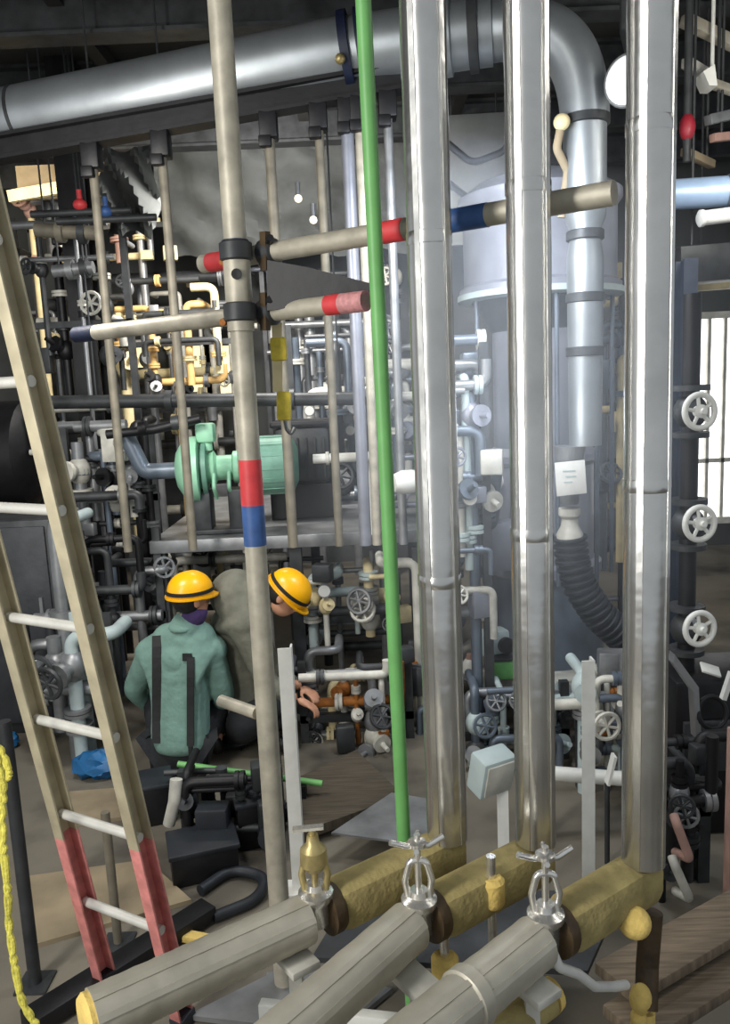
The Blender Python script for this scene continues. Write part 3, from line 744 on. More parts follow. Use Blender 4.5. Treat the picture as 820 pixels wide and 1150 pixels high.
# lit beam at upper left, small red + blue valves
a, b = at(10, 221, 7.6), at(112, 203, 7.6)
t = thing('lit_shelf', 'beige overhead shelf catching warm light below the left end of the duct', 'shelf', (a + b) / 2)
obj('lip', MB().bar(a, b, .05, .10), cream, t)
obj('back_panel', MB().box((a + b) / 2 + V((0, .25, .12)), ((b - a).length, .05, .3)), ply, t)
obj('bracket', MB().bar((a + b) / 2 + V((0, .2, .1)), V(((a + b).x / 2, 7.85, CEIL)), .05, .05, X), dsteel, t)
for px, py, m_, lab in ((90, 230, redb, 'small red valve below the lit beige shelf'), (119, 238, blueb, 'small blue valve right of the small red valve')):
    q = at(px, py, 5.9)
    t = thing('small_valve', lab, 'valve', q)
    obj('body', MB().ball(q, .05, (1, 1, .8), None, 14).lathe(q, Z, [(0, .02), (.1, .018)], 12), m_, t)
    obj('pipe', MB().tube([q + V((-.35, 0, -.05)), q + V((.35, 0, -.05))], .025, 12), dsteel, t)
# pipe rails along left
for (pxa, pya, pxb, pyb, Y, r, m_, lab) in (
        (40, 258, 110, 262, 6.0, .05, scaf_far, 'dull horizontal pipe behind the ladder top'),
        (50, 452, 440, 447, 6.05, .05, dsteel, 'long dull horizontal pipe above the mint pump'),
        (120, 488, 225, 470, 5.3, .03, black, 'black cable pipe curving into the mint pump box'),
        (60, 305, 105, 300, 6.1, .045, steel, 'grey horizontal pipe behind the ladder, below the dull one')):
    a, b = at(pxa, pya, Y), at(pxb, pyb, Y)
    t = thing('horizontal_pipe', lab, 'pipe', (a + b) / 2)
    obj('pipe', MB().tube([a, (a + b) / 2 + V((0, 0, -.02 if m_ is black else 0)), b], r, 16), m_, t)
    for k in (.15, .85):
        hh_ = a.lerp(b, k); obj('hanger_rod', MB().tube([hh_, V((hh_.x, hh_.y, CEIL))], .007, 8), dsteel, t)
    obj('flange', MB().lathe(a.lerp(b, .35), b - a, [(0, r), (0, r * 1.6), (.05, r * 1.6), (.05, r)], 18), m_, t)
    obj('flange', MB().lathe(a.lerp(b, .7), b - a, [(0, r), (0, r * 1.6), (.05, r * 1.6), (.05, r)], 18), dsteel, t)
# dark column left
q = at(92, 300, 6.6)
t = thing('steel_column', 'black steel column behind the left end of the lower ledger', 'column', (q.x, q.y, 0))
obj('web', MB().box((q.x, q.y, CEIL / 2), (.025, .2, CEIL)), black, t)
obj('flange', MB().box((q.x, q.y - .1, CEIL / 2), (.2, .025, CEIL)), black, t)
obj('flange', MB().box((q.x, q.y + .1, CEIL / 2), (.2, .025, CEIL)), black, t)
q = at(769, 400, 4.7)
t = thing('steel_column', 'dark blue grey steel column between the right silver pipe and the handwheels', 'column', (q.x, q.y, 0))
dbl = mat('dark_blue_steel', (54, 62, 76), .2, .5, .3)
hc = zat(q.x, q.y, 292)
obj('web', MB().box((q.x, q.y, hc / 2), (.02, .12, hc)), dbl, t)
obj('flange', MB().box((q.x, q.y - .06, hc / 2), (.08, .02, hc)), dbl, t)
obj('flange', MB().box((q.x, q.y + .06, hc / 2), (.08, .02, hc)), dbl, t)
# hung grey sheet at back
mb = MB(); nx, nz = 36, 16
a, b = at(190, 292, 8.6), at(470, 150, 8.6); b.z = min(b.z, CEIL - .16)
gv = [[mb.bm.verts.new((a.x + (b.x - a.x) * i / nx, 8.6 + .05 * math.sin(i * .9 + j * .5) + .04 * math.sin(j * 1.1 + i * .2) - .5 * (j / nz), a.z + (b.z - a.z) * j / nz + .05 * math.sin(i * .7))) for j in range(nz + 1)] for i in range(nx + 1)]
for i in range(nx):
    for j in range(nz): mb.bm.faces.new((gv[i][j], gv[i + 1][j], gv[i + 1][j + 1], gv[i][j + 1]))
bmesh.ops.solidify(mb.bm, geom=list(mb.bm.faces), thickness=.01)
single('dust_sheet', mb, tarp, 'grey dust sheet hanging under the ceiling behind the scaffold pole', 'sheet')
mb = MB(); a, b = at(120, 265, 6.5), at(172, 165, 6.5); b.z = min(b.z, CEIL - .4)
gv = [[mb.bm.verts.new((a.x + (b.x - a.x) * i / 14, 6.5 + .12 * math.sin(i * .8 + j * .7), a.z + (b.z - a.z) * j / 12 + .03 * math.sin(i))) for j in range(13)] for i in range(15)]
for i in range(14):
    for j in range(12): mb.bm.faces.new((gv[i][j], gv[i + 1][j], gv[i + 1][j + 1], gv[i][j + 1]))
bmesh.ops.solidify(mb.bm, geom=list(mb.bm.faces), thickness=.01)
single('dust_sheet', mb, tarp, 'small grey dust sheet bundled between the two leftmost hanging posts', 'sheet')
# yellow hanging sling
q0, q1 = at(311, 362, 2.78), at(322, 476, 2.80)
t = thing('lifting_sling', 'yellow lifting sling hanging from the lower ledger tube by the scaffold pole', 'sling', q0)
obj('webbing', MB().bar(q0, at(312, 440, 2.80), .034, .01, Yv), cream, t)
obj('upper_sleeve', MB().box(at(313, 392, 2.79), (.055, .03, .08), None, .01), yellow, t)
obj('lower_sleeve', MB().box(at(319, 456, 2.80), (.05, .03, .10), Matrix.Rotation(.06, 3, 'Y'), .01), yellow, t)
obj('hook', MB().tube([at(319, 466, 2.8), at(322, 482, 2.8), at(327, 488, 2.8), at(331, 480, 2.8)], .007, 8, .01), steel, t)
a, b = at(404, 402, 5.0), at(404, 472, 5.0)
single('yellow_sleeve', MB().tube([a, b], .028, 14).lathe(b, Z, [(0, .028), (0, .036), (.03, .036), (.03, .028)], 14), yellow, 'yellow sleeve on a post just left of the green pole', 'sleeve')
# white pipe bodies behind left tall pipe
for px, py, Y, lab in ((458, 541, 4.6, 'round white pipe cap right of the green pole'), (518, 532, 4.6, 'white pipe cap between the left and middle tall silver pipes'), (516, 568, 4.6, 'white valve cap below the white pipe cap'), (384, 514, 5.0, 'white horizontal pipe bridging two slim posts left of the green pole')):
    q = at(px, py, Y)
    t = thing('white_fitting', lab, 'pipe fitting', q)
    if px == 384:
        obj('pipe', MB().tube([q - X * .18, q + X * .18, q + X * .18 + V((0, .1, 0)), V((q.x + .18, q.y + .1, DECKZ))], .03, 16, .05), white, t)
        for s in (-1, 1): obj('flange', MB().lathe(q + X * s * .1, X, [(0, .03), (0, .042), (.02, .042), (.02, .03)], 16), offwhite, t)
    else:
        obj('cap', MB().lathe(q + V((.1, .02, 0)), V((-1, -.3, 0)), [(0, .05), (.08, .07), (.14, .07), (.19, .05), (.2, .02)], 24), cream if px == 516 else white, t)
        obj('pipe', MB().tube([q + V((.1, .02, 0)), q + V((.2, .05, 0)), q + V((.2, .3, -.3))], .05, 16, .1), bluegrey, t)
q = at(516, 600, 4.6)

# ------------------------------------------------------------------ right-hand handwheel line
Yh = 3.5
q = at(773, 590, Yh + .22)
t = thing('valve_riser', 'dark vertical riser pipe carrying the white handwheels at the right edge', 'pipe', (q.x, q.y, 0))
obj('riser_pipe', MB().tube([(q.x, q.y, 0), (q.x, q.y, zat(q.x, q.y, 330))], .04, 20), black, t)
for py in (462, 588, 706):
    z = zat(q.x, q.y, py)
    obj('valve_body', MB().ball((q.x, q.y, z), .075, (1, 1, 1.1), None, 18).lathe((q.x, q.y, z - .12), Z, [(0, .085), (.025, .085)], 20).lathe((q.x, q.y, z + .095), Z, [(0, .085), (.025, .085)], 20), dsteel, t)
for py, lab in ((462, 'white handwheel in front of the bright window, topmost of three'), (588, 'white handwheel on the right riser, middle of three'), (706, 'white handwheel on the right riser, lowest of three')):
    c = at(786, py, Yh); ax = V((.22, -1, .05)).normalized()
    t = thing('handwheel', lab, 'handwheel', c, 'white handwheels at right')
    obj('rim', MB().torus(c, ax, .073, .0135, 32, 10), white, t)
    sp = MB(); s0 = ax.orthogonal().normalized()
    for k in range(5):
        d = Quaternion(ax, 2 * PI * k / 5 + .3) @ s0; sp.tube([c + d * .02, c + d * .07], .0085, 8)
    obj('spokes', sp, white, t)
    obj('hub', MB().lathe(c - ax * .015, ax, [(0, .026), (.03, .03), (.036, .015), (.05, .012)], 16), white, t)
    obj('valve_stem', MB().tube([c - ax * .01, V((q.x + .0, q.y, c.z)) + V((.005, -.06, 0))], .012, 10), steel, t)
# machine at right bottom
c = at(795, 800, 3.5)
t = thing('dark_machine', 'black machine block below the lowest white handwheel', 'machine', (c.x, c.y, 0))
zt = zat(c.x, c.y, 770)
obj('body', MB().box((c.x + .12, c.y + .25, zt / 2), (.5, .4, zt), None, .02), black, t)
obj('slatted_cover', MB().box((c.x + .12, c.y + .03, zt * .6), (.44, .03, .25), None, .01), dsteel, t)
obj('side_bracket', MB().prism([at(758, 735, 3.4), at(785, 772, 3.4), at(788, 830, 3.4), at(782, 830, 3.4), at(779, 778, 3.4), at(756, 745, 3.4)], (0, .06, 0)), steel, t)
obj('top_plate', MB().box(at(798, 752, 3.45), (.09, .06, .012), Matrix.Rotation(.35, 3, 'Y') @ Matrix.Rotation(.5, 3, 'X'), .003), white, t)
obj('cable_loop', MB().torus(at(800, 800, 3.42), V((.2, -1, .3)), .07, .012, 24, 8), black, t)
q = at(818, 772, 3.2)
single('white_rod', MB().bar(at(812, 785, 3.3), at(822, 755, 3.3), .03, .02), white, 'white rod end at the right edge below the lowest handwheel', 'rod')
for (xa_, ya_, xb_, yb_, lab) in ((760, 925, 775, 965, 'pale pinkish bent plate low at the right of the right silver pipe'), (758, 972, 775, 1010, 'pale bent plate just below the pinkish plate at right')):
    a, b = at(xa_, ya_, 2.9), at(xb_, yb_, 2.9)
    single('bent_plate', MB().tube([a + V((0, .03, .02)), a, b, b + V((-.02, .1, -.03))], .018, 12, .03), pinkbrick if ya_ < 950 else offwhite, lab, 'plate')
q = at(817, 960, 2.9)
single('pink_post', MB().box((q.x + .02, q.y, .42), (.05, .05, .84), None, .005), pinkbrick, 'dusty pink post at the right edge above the brown boards', 'post')

# top right: blue duct, white pipe, brackets
a, b = at(752, 219, 4.9), at(860, 212, 4.8)
t = thing('blue_pipe', 'pale blue lagged pipe at the right edge above the window', 'pipe', (a + b) / 2)
obj('pipe', MB().tube([a, b], .085, 24), paleblue, t); obj('joint_band', MB().lathe(a.lerp(b, .6), b - a, [(0, .086), (0, .092), (.03, .092), (.03, .086)], 24), bluegrey, t)
a, b = at(790, 245, 4.6), at(860, 236, 4.6)
t = thing('white_pipe', 'white pipe end right below the pale blue pipe', 'pipe', (a + b) / 2)
obj('pipe', MB().tube([a, b], .04, 18), white, t); obj('end_cap', MB().lathe(a, a - b, [(0, .046), (.02, .046), (.03, .03)], 18), white, t)
def hung(name, p, qd, wd, ht, m_, lab, cat, bev=.006):
    p, qd = V(p), V(qd)
    t = thing(name, lab, cat, (p + qd) / 2)
    obj('bar_body', MB().bar(p, qd, wd, ht, Z, bev), m_, t)
    for k in (.2, .8):
        c = p.lerp(qd, k); obj('hanger_rod', MB().tube([c, V((c.x, c.y, CEIL))], .009, 8), dsteel, t)
hung('cable_trough', at(758, 300, 5.2), at(850, 292, 5.2), .2, .22, dsteel, 'grey cable trough above the bright window at the right edge', 'trough')
hung('cream_beam', at(770, 318, 5.8), at(850, 312, 5.8), .1, .12, cream, 'cream beam right under the grey cable trough', 'beam')
for (p, qd, lab, m_, w) in (((768, 22), (850, 62), 'tan diagonal brace at the top right corner', scaf, .07), ((770, 70), (800, 88), 'pale bracket arm near the top right corner', offwhite, .06), ((795, 92), (850, 112), 'beige sloping bar right of the pale bracket arm', scaf, .05), ((795, 135), (850, 122), 'pale grey sloping bar above the pale blue pipe', steel, .06), ((800, 155), (850, 150), 'peach sloping bar just above the pale blue pipe', pinkbrick, .05), ((768, 170), (800, 185), 'beige short strut right of the right silver pipe top', ply, .05)):
    hung('brace_bar', at(*p, 5.3), at(*qd, 5.5), w, w, m_, lab, 'brace')
a = at(801, 82, 5.2); single('bracket_plate', MB().prism([at(790, 80, 5.2), at(803, 72, 5.2), at(806, 96, 5.2), at(797, 96, 5.2)], (0, .14, 0)).tube([at(800, 76, 5.27), V((at(800, 76, 5.27).x, 5.27, CEIL))], .012, 8), white, 'small white bracket plate near the top right corner', 'bracket')
q = at(772, 143, 5.2)
t = thing('red_valve', 'small dark red valve right of the right silver pipe top', 'valve', q)
obj('body', MB().ball(q, .06, (.8, .8, 1.4), None, 16), mat('dark_red_paint', (140, 30, 44), 0, .5), t); obj('pipe', MB().tube([q + V((0, 0, -.2)), V((q.x, q.y, CEIL))], .025, 12), dsteel, t)
a = at(703, 90, 4.2)
t = thing('floodlamp', 'round bright lamp head peeking out left of the right silver pipe top', 'lamp', a)
lm = mat('lamp_glass', (245, 246, 250), 0, .3, .02, 4, 0, emit=.6)
lx = V((-.72, -.68, -.1)).normalized()
obj('lamp_housing', MB().lathe(a - lx * .12, lx, [(0, .04), (.05, .09), (.11, .125), (.12, .118)], 28), steel, t)
obj('lamp_lens', MB().lathe(a - lx * .004, lx, [(0, .114), (.012, .10), (.02, .04)], 28), lm, t)
obj('bracket', MB().tube([a - lx * .1, a + V((.05, .2, .3)), V((a.x + .05, a.y + .2, CEIL))], .018, 10, .05), dsteel, t)
a = at(631, 137, 4.35)
t = thing('warning_lamp', 'small cream round lamp left of the drop duct elbow', 'lamp', a)
obj('globe', MB().ball(a, .042), cream, t)
obj('conduit', MB().tube([a, a + V((-.02, .03, -.12)), a + V((.05, .08, -.22)), a + V((.02, .1, -.45))], .022, 10, .05), ply, t)
for px, py, lab in ((145, 8, 'tiny bright lamp on the dark ceiling at top left'), (335, 283 - 60, 'tiny warm bulb above the upper ledger tube, left one'), (352, 247, 'tiny warm bulb above the upper ledger tube, right one')):
    Yl = 7.0 if py < 20 else 4.3
    q = at(px, py, Yl); em = mat('bulb_glow', (255, 240, 215), 0, .4, .02, 4, 0, emit=1.0)
    t = thing('ceiling_bulb' if py < 20 else 'bulb', lab, 'lamp', q)
    obj('globe', MB().ball(q,   .04 if py < 20 else .02, (1, 1, 1), None, 14), em, t)
    obj('socket', MB().tube([q + V((0, 0, .02)), V((q.x, q.y, CEIL if py < 20 else q.z + .08))], .012, 8), dsteel, t)
# cables under the ceiling between pipes
for k, (p, q_, r_, lab) in enumerate((((490, 150), (572, 168), (530, 184), 'dark cable drooping between the left and middle tall silver pipes'), ((490, 195), (572, 214), (530, 226), 'second dark cable below the drooping one between the left and middle pipes'))):
    a, b = at(*p, 5.9), at(*q_, 5.9)
    single('cable', MB().tube([V((a.x, a.y, CEIL)), a, at(*r_, 5.9), b, V((b.x, b.y, CEIL))], .025, 10, .12), rubber, lab, 'cable')
hung('hanging_sheet', at(492, 205, 7.5), at(575, 200, 7.5), .05, 1.1, tarp, 'grey sheet hung high behind the left and middle tall silver pipes', 'sheet', .004)
# ------------------------------------------------------------------ floor-level things
def slab(name, lab, cat, quad, z, th, m_):
    pts = [fl(px, py, z) for px, py in quad]
    return single(name, MB().prism(pts, (0, 0, -th)), m_, lab, cat)
slab('plywood_sheet', 'dusty plywood sheet on the floor behind the ladder foot', 'board', ((20, 985), (165, 965), (215, 1010), (40, 1060)), .02, .02, ply)
slab('plywood_sheet', 'dusty plywood strip farther back behind the ladder', 'board', ((60, 890), (190, 880), (230, 905), (80, 925)), .02, .02, ply)
slab('board_ramp', 'dark board ramp leading off right of the white post', 'ramp', ((335, 935), (330, 875), (400, 842), (450, 890), (420, 905)), .1, .05, dwood)
slab('steel_sheet', 'lit grey steel sheet lying beside the dark board ramp', 'sheet', ((372, 935), (440, 890), (500, 900), (500, 940), (450, 945)), .14, .01, steel)
slab('steel_plate', 'dark grey steel plate below the khaki insulation stretches', 'plate', ((350, 1075), (395, 1000), (700, 1000), (660, 1090)), .32, .02, dsteel)
slab('steel_plate', 'grey floor plate under the left silver run', 'plate', ((210, 1140), (330, 1080), (440, 1110), (380, 1160)), .03, .02, steel)
for k, (z, o, lab) in enumerate(((.42, 0, 'grey brown board at the lower right, upper one'), (.36, 1, 'grey brown board at the lower right, nearer lower one'))):
    a0, a1 = fl(690 + 10 * o, 1105 + 50 * o, z), fl(900, 985 + 50 * o, z)
    single('scaffold_board', MB().bar(a0, a1, .16, .04, Z, .006), wood, lab, 'board')
single('board_stack', MB().box((1.15, 1.75, .16), (.9, .5, .32), Matrix.Rotation(.6, 3, 'Z'), .01), dwood, 'dark board stack under the grey brown boards at the lower right', 'boards')
# foot posts at left
for (px, py0, py1, w, lab) in ((32, 810, 1105, .04, 'slim dark grey post left of the ladder foot'), (133, 912, 1060, .03, 'short tan post seen through the ladder rungs')):
    b = fl(px + 8 * (px < 50), py1)
    z1 = zat(b.x, b.y, py0)
    t = thing('standing_post', lab, 'post', (b.x, b.y, 0))
    obj('post_tube', MB().tube([(b.x, b.y, .004), (b.x, b.y, z1)], w * .6, 14), dsteel if px < 50 else scaf_far, t)
    obj('base_plate', MB().box((b.x, b.y, .005), (.12, .12, .01)), dsteel, t)
single('shadow_bar', MB().bar(fl(30, 1150, .05), fl(235, 1020, .05), .1, .06, Z, .005), black, 'black bar standing in for a shadow on the floor behind the ladder foot', 'shadow')  # dark bar laid down as the floor shadow near the ladder
a, b = fl(203, 1050, .03), fl(234, 1056, .03)
single('yellow_offcut', MB().bar(a, b, .05, .03, Z, .008), yel_in, 'small yellow lagging offcut on the floor beside the right ladder foot', 'offcut')
# yellow rope
rp = [at(-12, 820, 2.3), at(-2, 855, 2.3), at(5, 885, 2.32), at(2, 915, 2.32), at(4, 955, 2.3), at(9, 1000, 2.3), at(10, 1040, 2.32), at(16, 1080, 2.3), at(24, 1125, 2.3), at(40, 1150, 2.3), at(60, 1175, 2.32)]
def twist(pts, r, lab):
    pts = fillet([V(p) for p in pts], .3, 6); mb = MB()
    for k in range(2):
        q = []
        for i, p in enumerate(pts):
            th = i * .9 + PI * k; q.append(p + V((math.cos(th), 0, math.sin(th))) * r * .4)
        mb.tube(q, r * .62, 8)
    return single('yellow_rope', mb, rope_m, lab, 'rope')
twist(rp, .014, 'yellow rope hanging down the left edge to the floor')
twist([at(-14, 825, 2.36), at(2, 842, 2.36), at(11, 868, 2.36), at(8, 876, 2.36), at(-3, 862, 2.36)], .013, 'loop of yellow rope near the left edge behind the ladder')
# blue tarp bits
for (px, py, Y, s, lab) in ((112, 858, 4.0, .1, 'crumpled blue tarpaulin behind the ladder rungs'), (2, 832, 3.4, .07, 'scrap of blue tarpaulin at the left edge')):
    q = fl(px, py, s * .7); mb = MB(); mb.ball(q, s, (1.6, 1, .8), None, 18)
    rnd = random.Random(px)
    for v in mb.bm.verts: v.co += V((rnd.uniform(-1, 1), rnd.uniform(-1, 1), rnd.uniform(-1, 1))) * s * .16
    single('blue_tarpaulin', mb, bluetarp, lab, 'tarpaulin')
# green bar on floor in front of workers
a, b = at(200, 858, 4.0), at(362, 880, 3.9)
t = thing('green_bar', 'thin green bar lying across in front of the workers', 'bar', (a + b) / 2)
obj('bar_tube', MB().tube([a, b], .017, 12), green, t)
for k in (.1, .85): q = a.lerp(b, k); obj('rest_block', MB().box((q.x, q.y, (q.z - .015) / 2), (.06, .08, max(.02, q.z - .015))), black, t)
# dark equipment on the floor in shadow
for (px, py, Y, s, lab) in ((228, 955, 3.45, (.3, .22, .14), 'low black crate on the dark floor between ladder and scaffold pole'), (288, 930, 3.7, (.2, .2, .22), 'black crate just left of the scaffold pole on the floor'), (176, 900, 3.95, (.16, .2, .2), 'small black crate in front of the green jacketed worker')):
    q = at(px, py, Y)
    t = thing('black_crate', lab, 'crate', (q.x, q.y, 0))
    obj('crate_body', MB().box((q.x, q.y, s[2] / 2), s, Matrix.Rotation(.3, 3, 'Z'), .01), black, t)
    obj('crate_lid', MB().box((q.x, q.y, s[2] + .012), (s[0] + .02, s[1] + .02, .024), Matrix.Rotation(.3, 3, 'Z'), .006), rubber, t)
q = at(196, 905, 3.55)
single('white_rag', MB().tube([at(198, 875, 3.6), at(196, 900, 3.58), at(190, 925, 3.6)], .03, 12, .05, rad=None), offwhite, 'pale rag hanging in the shadow below the green jacket', 'rag')
mbh = MB().tube([fl(225, 1000, .03), fl(260, 975, .03), fl(300, 985, .03), fl(290, 1010, .03), fl(240, 1030, .03)], .025, 10, .15)
single('floor_hose', mbh, rubber, 'black hose curled on the dark floor left of the scaffold pole', 'hose')

# ------------------------------------------------------------------ people
def skinned(chains, name, root=0, sub=2):
    """chains: list of list of (pos, radius); chains sharing a position are joined. Returns an evaluated mesh."""
    verts, rad, edges, idx = [], [], [], {}
    def vid(p, r):
        k = tuple(round(c, 4) for c in p)
        if k not in idx:
            idx[k] = len(verts); verts.append(V(p)); rad.append(r)
        return idx[k]
    for ch in chains:
        ids = [vid(p, r) for p, r in ch]
        edges += [(a, b) for a, b in zip(ids, ids[1:]) if a != b]
    me = bpy.data.meshes.new(name); me.from_pydata(verts, edges, [])
    ob = bpy.data.objects.new(name, me); C.objects.link(ob)
    sk = ob.modifiers.new('s', 'SKIN'); sk.use_smooth_shade = True
    for i, sv in enumerate(me.skin_vertices[0].data):
        r = rad[i]; sv.radius = (r, r) if not isinstance(r, tuple) else r; sv.use_root = (i == root)
    ss = ob.modifiers.new('u', 'SUBSURF'); ss.levels = sub; ss.render_levels = sub
    dg = bpy.context.evaluated_depsgraph_get(); dg.update()
    out = bpy.data.meshes.new_from_object(ob.evaluated_get(dg))
    bpy.data.objects.remove(ob)
    return out
def remesh(meshes, voxel):
    bm = bmesh.new()
    for m in meshes: bm.from_mesh(m)
    me = bpy.data.meshes.new('tmp'); bm.to_mesh(me); bm.free()
    ob = bpy.data.objects.new('tmp', me); C.objects.link(ob)
    r = ob.modifiers.new('r', 'REMESH'); r.mode = 'VOXEL'; r.voxel_size = voxel; r.use_smooth_shade = True
    s = ob.modifiers.new('s', 'SMOOTH'); s.iterations = 3; s.factor = .5
    dg = bpy.context.evaluated_depsgraph_get(); dg.update()
    out = bpy.data.meshes.new_from_object(ob.evaluated_get(dg)); bpy.data.objects.remove(ob); return out
def put(name, me, m_, parent, label=None, shift=True):
    if parent is not None: me.transform(Matrix.Translation(-wloc(parent)))
    for p in me.polygons: p.use_smooth = True
    o = link(name, me, m_, parent)
    if label: o['label'] = label
    return o
def hand(wr, fwd, side, up):
    """five fingers, slightly curled, from wrist wr; fwd = finger direction, side = thumb side, up = back of hand"""
    ch = []
    pc = wr + fwd * .05
    ch.append([(wr, .026), (pc, (.036, .022)), (wr + fwd * .09, (.036, .02))])
    for k, (o, ln) in enumerate(((.03, .075), (.01, .085), (-.01, .08), (-.03, .062))):
        b = wr + fwd * .085 + side * o
        ch.append([(wr + fwd * .07 + side * o * .8, .010), (b, .0098), (b + fwd * ln * .45 - up * .006, .009), (b + fwd * ln * .75 - up * .025, .0085), (b + fwd * ln * .85 - up * .05, .0075)])
    tb = wr + fwd * .035 + side * .03
    ch.append([(wr + fwd * .03 + side * .015, .013), (tb, .012), (tb + fwd * .03 + side * .025 - up * .01, .010), (tb + fwd * .06 + side * .025 - up * .025, .009)])
    return ch
def person(name, lab, base, J, facing, hd, jm, helm_axis, jlabel):
    """J: dict of joints (world)."""
    t = thing(name, lab, 'person', base)
    H = hd; f = facing.normalized(); upv = helm_axis.normalized(); f = (f - upv * f.dot(upv)).normalized(); sd = f.cross(upv)
    body = [[(J['pel'], .10), (J['sp'], .085), (J['ch'], .06), (J['nk'], .05), (H - upv * .06, .062)]]
    for s in 'lr':
        body.append([(J['ch'], .06), (J['sh' + s], .042), (J['el' + s], .046), (J['wr' + s], .03)])
        body.append([(J['pel'], .11), (J['hip' + s], .09), (J['kn' + s], .064), (J['an' + s], .042), (J['to' + s], .036)])
    parts = [skinned(body, 'body_tmp')]
    hb = bmesh.new()
    Rm = Matrix((sd, f, upv)).transposed().to_4x4()
    def ell(c, sx, sy, sz): bmesh.ops.create_uvsphere(hb, u_segments=20, v_segments=14, radius=1, matrix=Matrix.Translation(H) @ Rm @ Matrix.Translation(V(c)) @ Matrix.Diagonal(V((sx, sy, sz, 1))))
    ell((0, 0, .02), .078, .098, .108); ell((0, .03, -.06), .06, .07, .062)
    ell((0, .105, -.012), .014, .02, .028); ell((0, .092, .022), .05, .018, .012)
    for s in (-1, 1): ell((s * .08, -.005, -.005), .012, .022, .034)
    ell((0, .095, -.055), .026, .012, .008)
    hm = bpy.data.meshes.new('h'); hb.to_mesh(hm); hb.free(); parts.append(hm)
    for s, sg in (('l', -1), ('r', 1)):
        fw = (J['wr' + s] - J['el' + s]).normalized(); up_ = (Z - fw * fw.z).normalized(); side = fw.cross(up_) * (-sg)
        for chn in hand(J['wr' + s], fw, side, up_): parts.append(skinned([chn], 'f', sub=1))
    put('body', remesh(parts, .0075), skin, t)
    obj('hair', MB().ball(H + Rm.to_3x3() @ V((0, -.022, .0)), .083, (1, 1.02, 1.0), Rm.to_3x3()), mat('dark_hair', (26, 22, 20), 0, .6, .3, 40, .2), t)
    for s in (-1, 1):
        m = MB().ball(H + Rm.to_3x3() @ V((s * .03, .093, .004)), .012, (1, .6, .7), Rm.to_3x3(), 10); obj('eye', m, white, t)
        obj('pupil', MB().ball(H + Rm.to_3x3() @ V((s * .03, .0995, .004)), .0055, (1, .5, 1), Rm.to_3x3(), 8), black, t)
    # clothing
    jk = [[(J['pel'] + (J['pel'] - J['sp']).normalized() * .1, (.2, .18)), (J['pel'], (.19, .17)), (J['sp'], (.18, .155)), (J['ch'], (.185, .15)), (J['nk'], .088), (J['nk'] + (H - J['nk']) * .35, .08)]]
    for s in 'lr':
        w = J['el' + s].lerp(J['wr' + s], .88)
        jk.append([(J['ch'], (.185, .15)), (J['sh' + s], .11), (J['sh' + s].lerp(J['el' + s], .5), .082), (J['el' + s], .072), (w, .05)])
    eb = bmesh.new()
    def pad(c, r): bmesh.ops.create_uvsphere(eb, u_segments=20, v_segments=14, radius=r, matrix=Matrix.Translation(c))
    pad(J['ch'], .155); pad(J['ch'].lerp(J['sp'], .5), .155); pad(J['ch'].lerp(J['nk'], .55), .115); pad(J['nk'], .092)
    for s in 'lr': pad(J['sh' + s], .095); pad(J['sh' + s].lerp(J['ch'], .5), .12); pad(J['sh' + s].lerp(J['nk'], .5), .098)
    em = bpy.data.meshes.new('pads'); eb.to_mesh(em); eb.free()
    jo = put('jacket', remesh([skinned(jk, 'jacket'), em], .011), jm, t, jlabel)
    tr = []
    for s in 'lr':
        tr.append([(J['pel'], .15), (J['hip' + s], .12), (J['kn' + s], .088), (J['an' + s].lerp(J['kn' + s], .15), .064)])
    put('trousers', skinned(tr, 'trousers'), trouser, t)
    for s in 'lr':
        put('boot', skinned([[(J['an' + s] + V((0, 0, .08)), .058), (J['an' + s] + V((0, 0, .0)), .055), (J['to' + s], .046)]], 'boot'), black, t)
    # helmet
    R3 = Rm.to_3x3()
    hh = MB(); seg = 36; rings = []
    for k in range(11):
        th = PI / 2 * k / 10
        rr, zz = math.cos(th), math.sin(th)
        rings.append([hh.bm.verts.new(H + R3 @ V((.112 * rr * math.cos(a), .134 * rr * math.sin(a), .045 + .115 * zz + .006 * max(0, math.cos(a * 3)) * rr * zz))) for a in [2 * PI * q / seg for q in range(seg)]])
    for p, q in zip(rings, rings[1:]):
        for i in range(seg): hh.bm.faces.new((p[i], p[(i + 1) % seg], q[(i + 1) % seg], q[i]))
    hh.bm.faces.new(rings[-1]); 
    lo = [hh.bm.verts.new(H + R3 @ V((.114 * math.cos(a), .136 * math.sin(a), .018))) for a in [2 * PI * q / seg for q in range(seg)]]
    for i in range(seg): hh.bm.faces.new((lo[i], lo[(i + 1) % seg], rings[0][(i + 1) % seg], rings[0][i]))
    hh.bm.faces.new(list(reversed(lo)))
    ho = obj('helmet', hh, helm, t)
    bh = MB(); o1, o2 = [], []
    for q in range(seg):
        a = 2 * PI * q / seg; ex = 1.09 + .20 * max(0, math.sin(a)) ** 2
        for lst, zz in ((o1, .030), (o2, .020)): lst.append(bh.bm.verts.new(H + R3 @ V((.112 * 1.07 * math.cos(a), .134 * ex * math.sin(a), zz - .02 * max(0, math.sin(a))))))
    bh.bm.faces.new(o1); bh.bm.faces.new(list(reversed(o2)))
    for i in range(seg): bh.bm.faces.new((o1[i], o2[i], o2[(i + 1) % seg], o1[(i + 1) % seg]))
    obj('brim', bh, helm, ho)
    st = MB().torus(H + R3 @ V((0, 0, .03)), upv, .001, .001, 4, 3)
    pts = [H + R3 @ V((.117 * math.cos(a) * 1.0, .139 * math.sin(a) * 1.0, .055)) for a in [2 * PI * q / 40 for q in range(41)]]
    bb = MB()
    for p, q in zip(pts, pts[1:]): bb.bar(p, q, .006, .02, up=upv)
